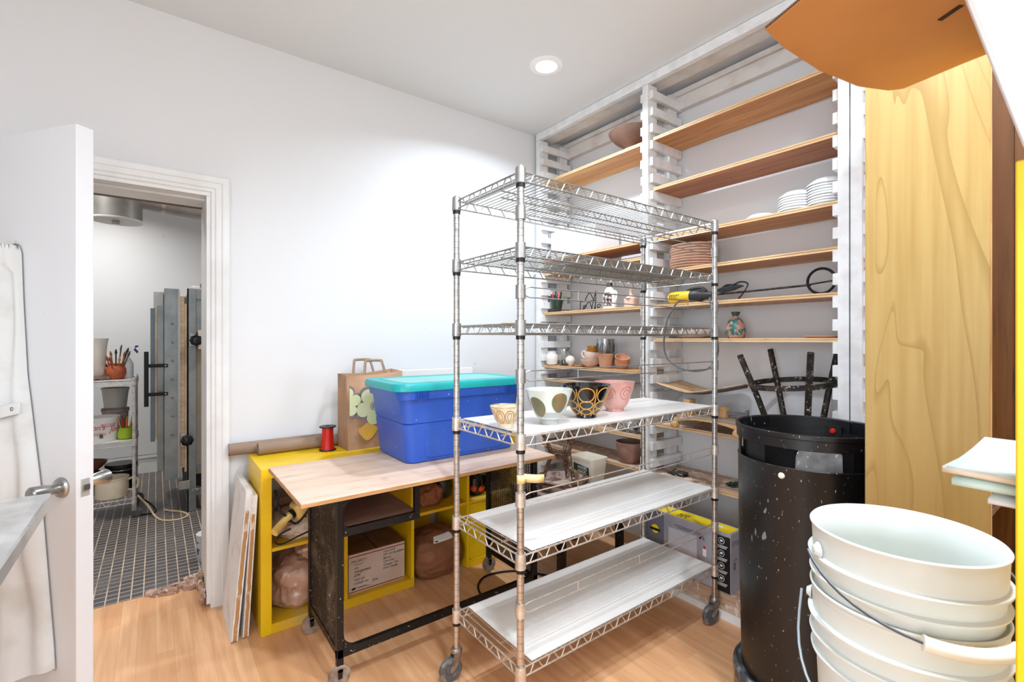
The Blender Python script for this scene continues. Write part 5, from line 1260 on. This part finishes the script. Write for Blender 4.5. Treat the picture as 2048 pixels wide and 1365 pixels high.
for k in range(7): 
    c_ = Vector((.02+.03*k, -.03, .20-.014*k)); b.tube([c_+Vector((.018*math.cos(t), .006*math.sin(t) if k % 2 else 0, .007*math.sin(t))) for t in [2*PI*i/12 for i in range(12)]], .0025, 5, True)
b.build('chain', m_steel, kl)
# duct
du = thing('vent_duct', 'grey round exhaust duct and drum under the kiln room ceiling', 'duct', (-.245, 4.80, 2.36))
m_duct = M('galvanised duct', (.62, .61, .59), .45, .5, (.55, .54, .52), 8); 
MB().lathe([(0, .012), (.15, .012), (.162, .02), (.162, .64), (0, .64)], 48).build('drum', m_duct, du)
MB().lathe([(0, 0), (.163, 0), (.165, .004), (.165, .016), (0, .018)], 48).build('drum_lid', M('pale lid', (.82, .81, .79), .5), du)
MB().box(-.025, .022, -.045, .0, -.03, -.0005).build('lid_catch', m_steel, du, bev=.003)
MB().cyl((.13, 0, .20), (1.5, 0, .10), .075, 28).build('pipe', m_duct, du)
for x in (.30, .72): MB().lathe([(.0745, -.012), (.079, -.012), (.079, .012), (.0745, .012), (.0745, -.012)], 28, mtx=axes((x, 0, .20-.073*(x-.13)), (0, 1, 0), (0.073, 0, 1), (1, 0, -.073))).box(x-.004, x+.004, -.004, .004, .14, .64).build('pipe_strap', m_steel, du)
# wire cart
kc = thing('wire_cart', 'white dusty three tier wire cart of clay tools in the kiln room', 'cart', (-.50, 5.14, 0))
m_kw = M('dusty white wire', (.84, .82, .80), .45, .15, (.70, .67, .64), 20)
for x in (-.36, .36):
    for y in (-.225, .225):
        MB().cyl((x, y, .105), (x, y, 1.135), .013, 16).build('post', m_kw, kc)
        f_ = MB().box(x-.016, x+.016, y-.014, y+.014, .055, .105).build('caster', m_steel, kc, bev=.003)
        MB().lathe([(0, -.011), (.03, -.011), (.042, -.006), (.042, .006), (.03, .011), (0, .011)], 24, mtx=axes((x+.015, y, .042), (1, 0, 0), (0, 0, 1), (0, -1, 0))).build('wheel', m_grey_rubber, f_)
for zt in (1.112, .62, .155):
    b = MB()
    for s in (-1, 1):
        for d in (0, -.035):
            b.tube([(-.36, s*.225, zt+d), (.36, s*.225, zt+d)], .0032, 6); b.tube([(s*.36, -.225, zt+d), (s*.36, .225, zt+d)], .0032, 6)
        b.tube(zig((-.35, s*.225, 0), (.35, s*.225, 0), zt-.002, zt-.033, .08), .0024, 5); b.tube(zig((s*.36, -.215, 0), (s*.36, .215, 0), zt-.002, zt-.033, .08), .0024, 5)
        for y in (-.225, .225): b.lathe([(.0135, .015), (.018, .012), (.019, -.04), (.0135, -.044)], 16, (s*.36, y, zt))
    for k in range(24): x = -.34+.68*k/23; b.tube([(x, -.225, zt+.001), (x, .225, zt+.001)], .002, 5)
    o = b.build('shelf', m_kw, kc)
    if zt != .155: MB().box(-.345, .345, -.218, .218, zt+.003, zt+.007).build('shelf_liner', M('dusty white liner', (.86, .84, .82), .6, 0, (.76, .73, .7), 9), o)
kx, ky = -.50, 5.09
zt = 1.1195
bpot = thing('brush_pot', 'round orange terracotta pot full of brushes on the kiln room cart', 'pot', (-.259, 5.03, zt))
MB().lathe(vessel([(.04, 0), (.055, .012), (.067, .05), (.064, .085), (.05, .108), (.05, .118), (.058, .128)], .005), 40).build('pot', M('orange terracotta', (.74, .38, .22), .5, 0, (.68, .33, .19), 10), bpot)
bc = [(.36, .22, .13), (.55, .35, .2), (.2, .14, .1), (.72, .5, .25), (.30, .26, .24), (.62, .30, .18)]
for i in range(13):
    a = rnd.random()*6.28; q = .045+.06*rnd.random(); h = .13+.11*rnd.random(); p0 = Vector((.02*math.cos(a), .02*math.sin(a), .02)); p1 = Vector((q*math.cos(a), q*math.sin(a), h))
    MB().tube([p0, p1], [.004, .005], 8).tube([p1, p1+(p1-p0).normalized()*.014, p1+(p1-p0).normalized()*.042], [.006, .009, .003], 8).build('brush', M('brush', bc[i % 6], .6), bpot)
sb = thing('spray_bottle', 'white spray bottle with a blue trigger behind the brush pot', 'bottle', (-.19, 5.08, zt))
MB().lathe([(0, 0), (.04, 0), (.042, .01), (.042, .12), (.03, .15), (.014, .175), (.014, .20), (0, .20)], 28).build('body', M('white bottle', (.92, .92, .92), .35), sb)
MB().prism([(-.02, .20), (.02, .20), (.05, .25), (.05, .27), (-.03, .27), (-.035, .24)], -.012, .012, axes((0, 0, 0), (1, 0, 0), (0, 0, 1), (0, -1, 0))).build('head', M('white spray head', (.92, .93, .95), .35), sb)
MB().prism([(.035, .245), (.05, .255), (.075, .22), (.065, .205)], -.007, .007, axes((0, 0, 0), (1, 0, 0), (0, 0, 1), (0, -1, 0))).prism([(.05, .25), (.075, .262), (.07, .275), (.05, .27)], -.008, .008, axes((0, 0, 0), (1, 0, 0), (0, 0, 1), (0, -1, 0))).build('trigger', M('dark blue trigger', (.1, .18, .35), .4), sb)
pit = thing('plastic_pitcher', 'tall cloudy plastic pitcher at the left of the kiln room cart', 'pitcher', (-.385, 5.04, zt+.031))
MB().lathe(vessel([(.055, 0), (.06, .01), (.068, .2), (.075, .27), (.082, .30)], .004), 36).build('body', M('cloudy plastic', (.86, .84, .80), .35), pit)
o = MB().lathe([(0, 0), (.14, 0), (.15, .01), (.14, .03), (0, .03)], 40).build('round_bat', M('clay caked brown bat', (.33, .24, .20), .8, 0, (.52, .43, .38), 22), loc=(-.40, 5.08, zt)); tag(o, 'round brown clay bat under the pitcher', 'bat')
zm = .6275
tb_ = thing('popcorn_tub', 'white tub with red lettering on the middle tier of the cart', 'tub', (-.345, 5.07, zm)); tb_.scale = (.78, .78, 1)
MB().lathe(vessel([(.125, 0), (.128, .005), (.142, .17), (.148, .185), (.149, .19)], .004), 48).build('tub', M('white tub plastic', (.92, .91, .90), .4), tb_)
m_redl = M('red lettering', (.78, .12, .12), .5)
def wrap_text(n, s, size, a, z, par, R0, mat, sh=0):
    o = text(n, s, size, mat, par, (0, 0, z), (1, 0, 0), (0, 0, 1), .0003, sh)
    for v in o.data.vertices:
        an = a+v.co.x/R0; rr_ = R0+(v.co.z-.0)*.09+.0012-v.co.y; v.co.x, v.co.y = rr_*math.cos(an), rr_*math.sin(an)
fa2 = math.atan2(-5.07, .345)
wrap_text('lettering', "Jon's", .06, fa2+.42, .075, tb_, .127, m_redl, .3); wrap_text('lettering', "Jon's", .06, fa2-.75, .095, tb_, .127, m_redl, .3)
wrap_text('lettering', 'CORN', .032, fa2-.55, .05, tb_, .127, m_redl); wrap_text('lettering', 'READY TO EAT\nFRESH POPPED', .017, fa2-.1, .13, tb_, .127, m_redl)
MB().box(-.014, .014, -.136, -.1335, .03, .06).build('bar_code', M('dark print', (.3, .3, .32), .5), tb_)
pcu = thing('pencil_cup', 'lime green cup of coloured pencils beside the red lettered tub', 'cup', (-.197, 5.02, zm))
MB().lathe(vessel([(.04, 0), (.052, .012), (.055, .045), (.046, .085), (.048, .095)], .004), 36).build('cup', M('lime green glaze', (.60, .72, .15), .3), pcu)
for i in range(9):
    a = 2*PI*i/9; cc = [(.75, .2, .15), (.85, .45, .15), (.8, .7, .2), (.5, .2, .15), (.25, .2, .2), (.85, .6, .4)][i % 6]
    MB().tube([(.015*math.cos(a), .015*math.sin(a), .01), (.05*math.cos(a), .04*math.sin(a), .17), (.055*math.cos(a), .044*math.sin(a), .185)], [.0045, .0045, .0008], 8).build('pencil', M('pencil paint', cc, .5), pcu)
zb = zm+.0
# buckets behind, on the middle tier stacked
o = MB().lathe(vessel([(.07, 0), (.075, .005), (.09, .15), (.095, .155), (.095, .17)], .004), 44).build('grey_tub', M('cloudy grey plastic', (.74, .72, .69), .4)); o.location = (-.275, 5.265, zm+.235); tag(o, 'cloudy grey tub on top of the stack behind the lettered tub', 'tub')
o = MB().lathe(vessel([(.075, 0), (.08, .005), (.088, .2), (.094, .205), (.094, .225)], .004), 44).lathe([(0, .226), (.09, .226), (.095, .23), (.09, .234), (0, .234)], 44).build('clay_tub', M('clay stained tub', (.68, .62, .57), .6, 0, (.5, .42, .36), 8)); o.location = (-.275, 5.265, zm); tag(o, 'clay stained lidded tub behind the red lettered tub', 'tub')
o = MB().blob((0, 0, .016), (.03, .022, .016), 3, .2, 2, 1, 18, flat=0).build('clay_scrap', M('red clay scrap', (.55, .30, .22), .8), loc=(-.33, 5.12, zm+.411)); 
bpy.data.objects.remove(o)
zbt = .158
o = MB().lathe(vessel([(.10, 0), (.12, .008), (.165, .05), (.19, .085), (.195, .10)], .006), 48).build('terracotta_basin', M('brown terracotta', (.46, .26, .19), .6)); o.location = (-.52, 5.19, zbt+.19); o.rotation_euler = (-.08, .05, 0); tag(o, 'wide dark terracotta basin lying behind the enamel pot', 'basin')
o = MB().lathe(vessel([(.12, 0), (.13, .008), (.155, .16), (.16, .185)], .006), 44).build('under_basin', M('dark brown pot', (.30, .2, .16), .7)); o.location = (-.52, 5.19, zbt+.004); tag(o, 'deep brown pot carrying the terracotta basin', 'pot')
bkt = thing('black_bucket', 'black bucket with a wire handle behind the enamel pot', 'bucket', (-.235, 5.255, zbt+.004))
MB().lathe([(0, 0), (.09, 0), (.095, .005), (.105, .20), (.112, .203), (.112, .22), (.108, .225), (0, .226)], 40).build('body', m_blackplastic, bkt)
MB().tube([(.114*math.cos(PI+PI*i/20), .114*math.sin(PI+PI*i/20), .195-.015*math.sin(PI*i/20)) for i in range(21)], .0035, 8).build('bail', m_steel, bkt)
ep = thing('enamel_pot', 'cream enamel pot with a loop handle on the bottom tier of the cart', 'pot', (-.285, 5.035, zbt+.004))
MB().lathe(vessel([(.095, 0), (.105, .006), (.108, .02), (.108, .15), (.113, .155), (.113, .16)], .004), 44).build('body', M('cream enamel', (.93, .87, .78), .3, 0, (.84, .74, .58), 8, .5, .8), ep)
MB().tube(smoothpts([(.10, -.03, .135), (.14, -.035, .145), (.168, -.035, .12), (.168, -.035, .075), (.145, -.035, .05), (.10, -.03, .05)], 6), .010, 12).build('handle', M('cream enamel handle', (.90, .84, .70), .3), ep)
o = MB().lathe(vessel([(.08, 0), (.09, .006), (.13, .07), (.138, .09)], .005), 40).build('white_basin', M('white enamel', (.90, .90, .88), .35)); o.location = (-.55, 5.16, zbt+.297); tag(o, 'pale basin on top of the pots beneath the middle tier', 'basin')
cordthing('electric_cable', [(-.12, 4.99, .155), (-.05, 4.93, .07), (.0, 4.80, .008), (.06, 4.66, .006), (.16, 4.63, .006), (.21, 4.70, .006), (.17, 4.82, .006), (.10, 4.90, .006), (.06, 4.95, .010)], .0075, 'cream electric cord curling on the tiled floor by the kiln', M('cream cord', (.84, .74, .60), .5))
cordthing('electric_cable', [(-.16, 5.2, .12), (-.05, 5.08, .06), (.0, 5.0, .007), (-.02, 4.92, .006), (-.10, 4.95, .006)], .006, 'dark cord lying beside the cart caster on the tiles')
o = MB().lathe([(0, 0), (.06, 0), (.062, .004), (.062, .155), (.065, .158), (.065, .166), (.05, .166), (0, .16)], 32).build('paint_can', M('white paint can label', (.84, .85, .86), .4, 0, (.30, .33, .40), 26, .55, .62, stretch=(1, 1, 2))); o.location = (.275, 3.72, 0); tag(o, 'paint can half hidden behind the door casing on the tiles', 'can')
o = MB().box(0, .05, -.012, 0, 0, .06).build('tape_scrap', m_kraft, loc=(0, 0, 0)); bpy.data.objects.remove(o)
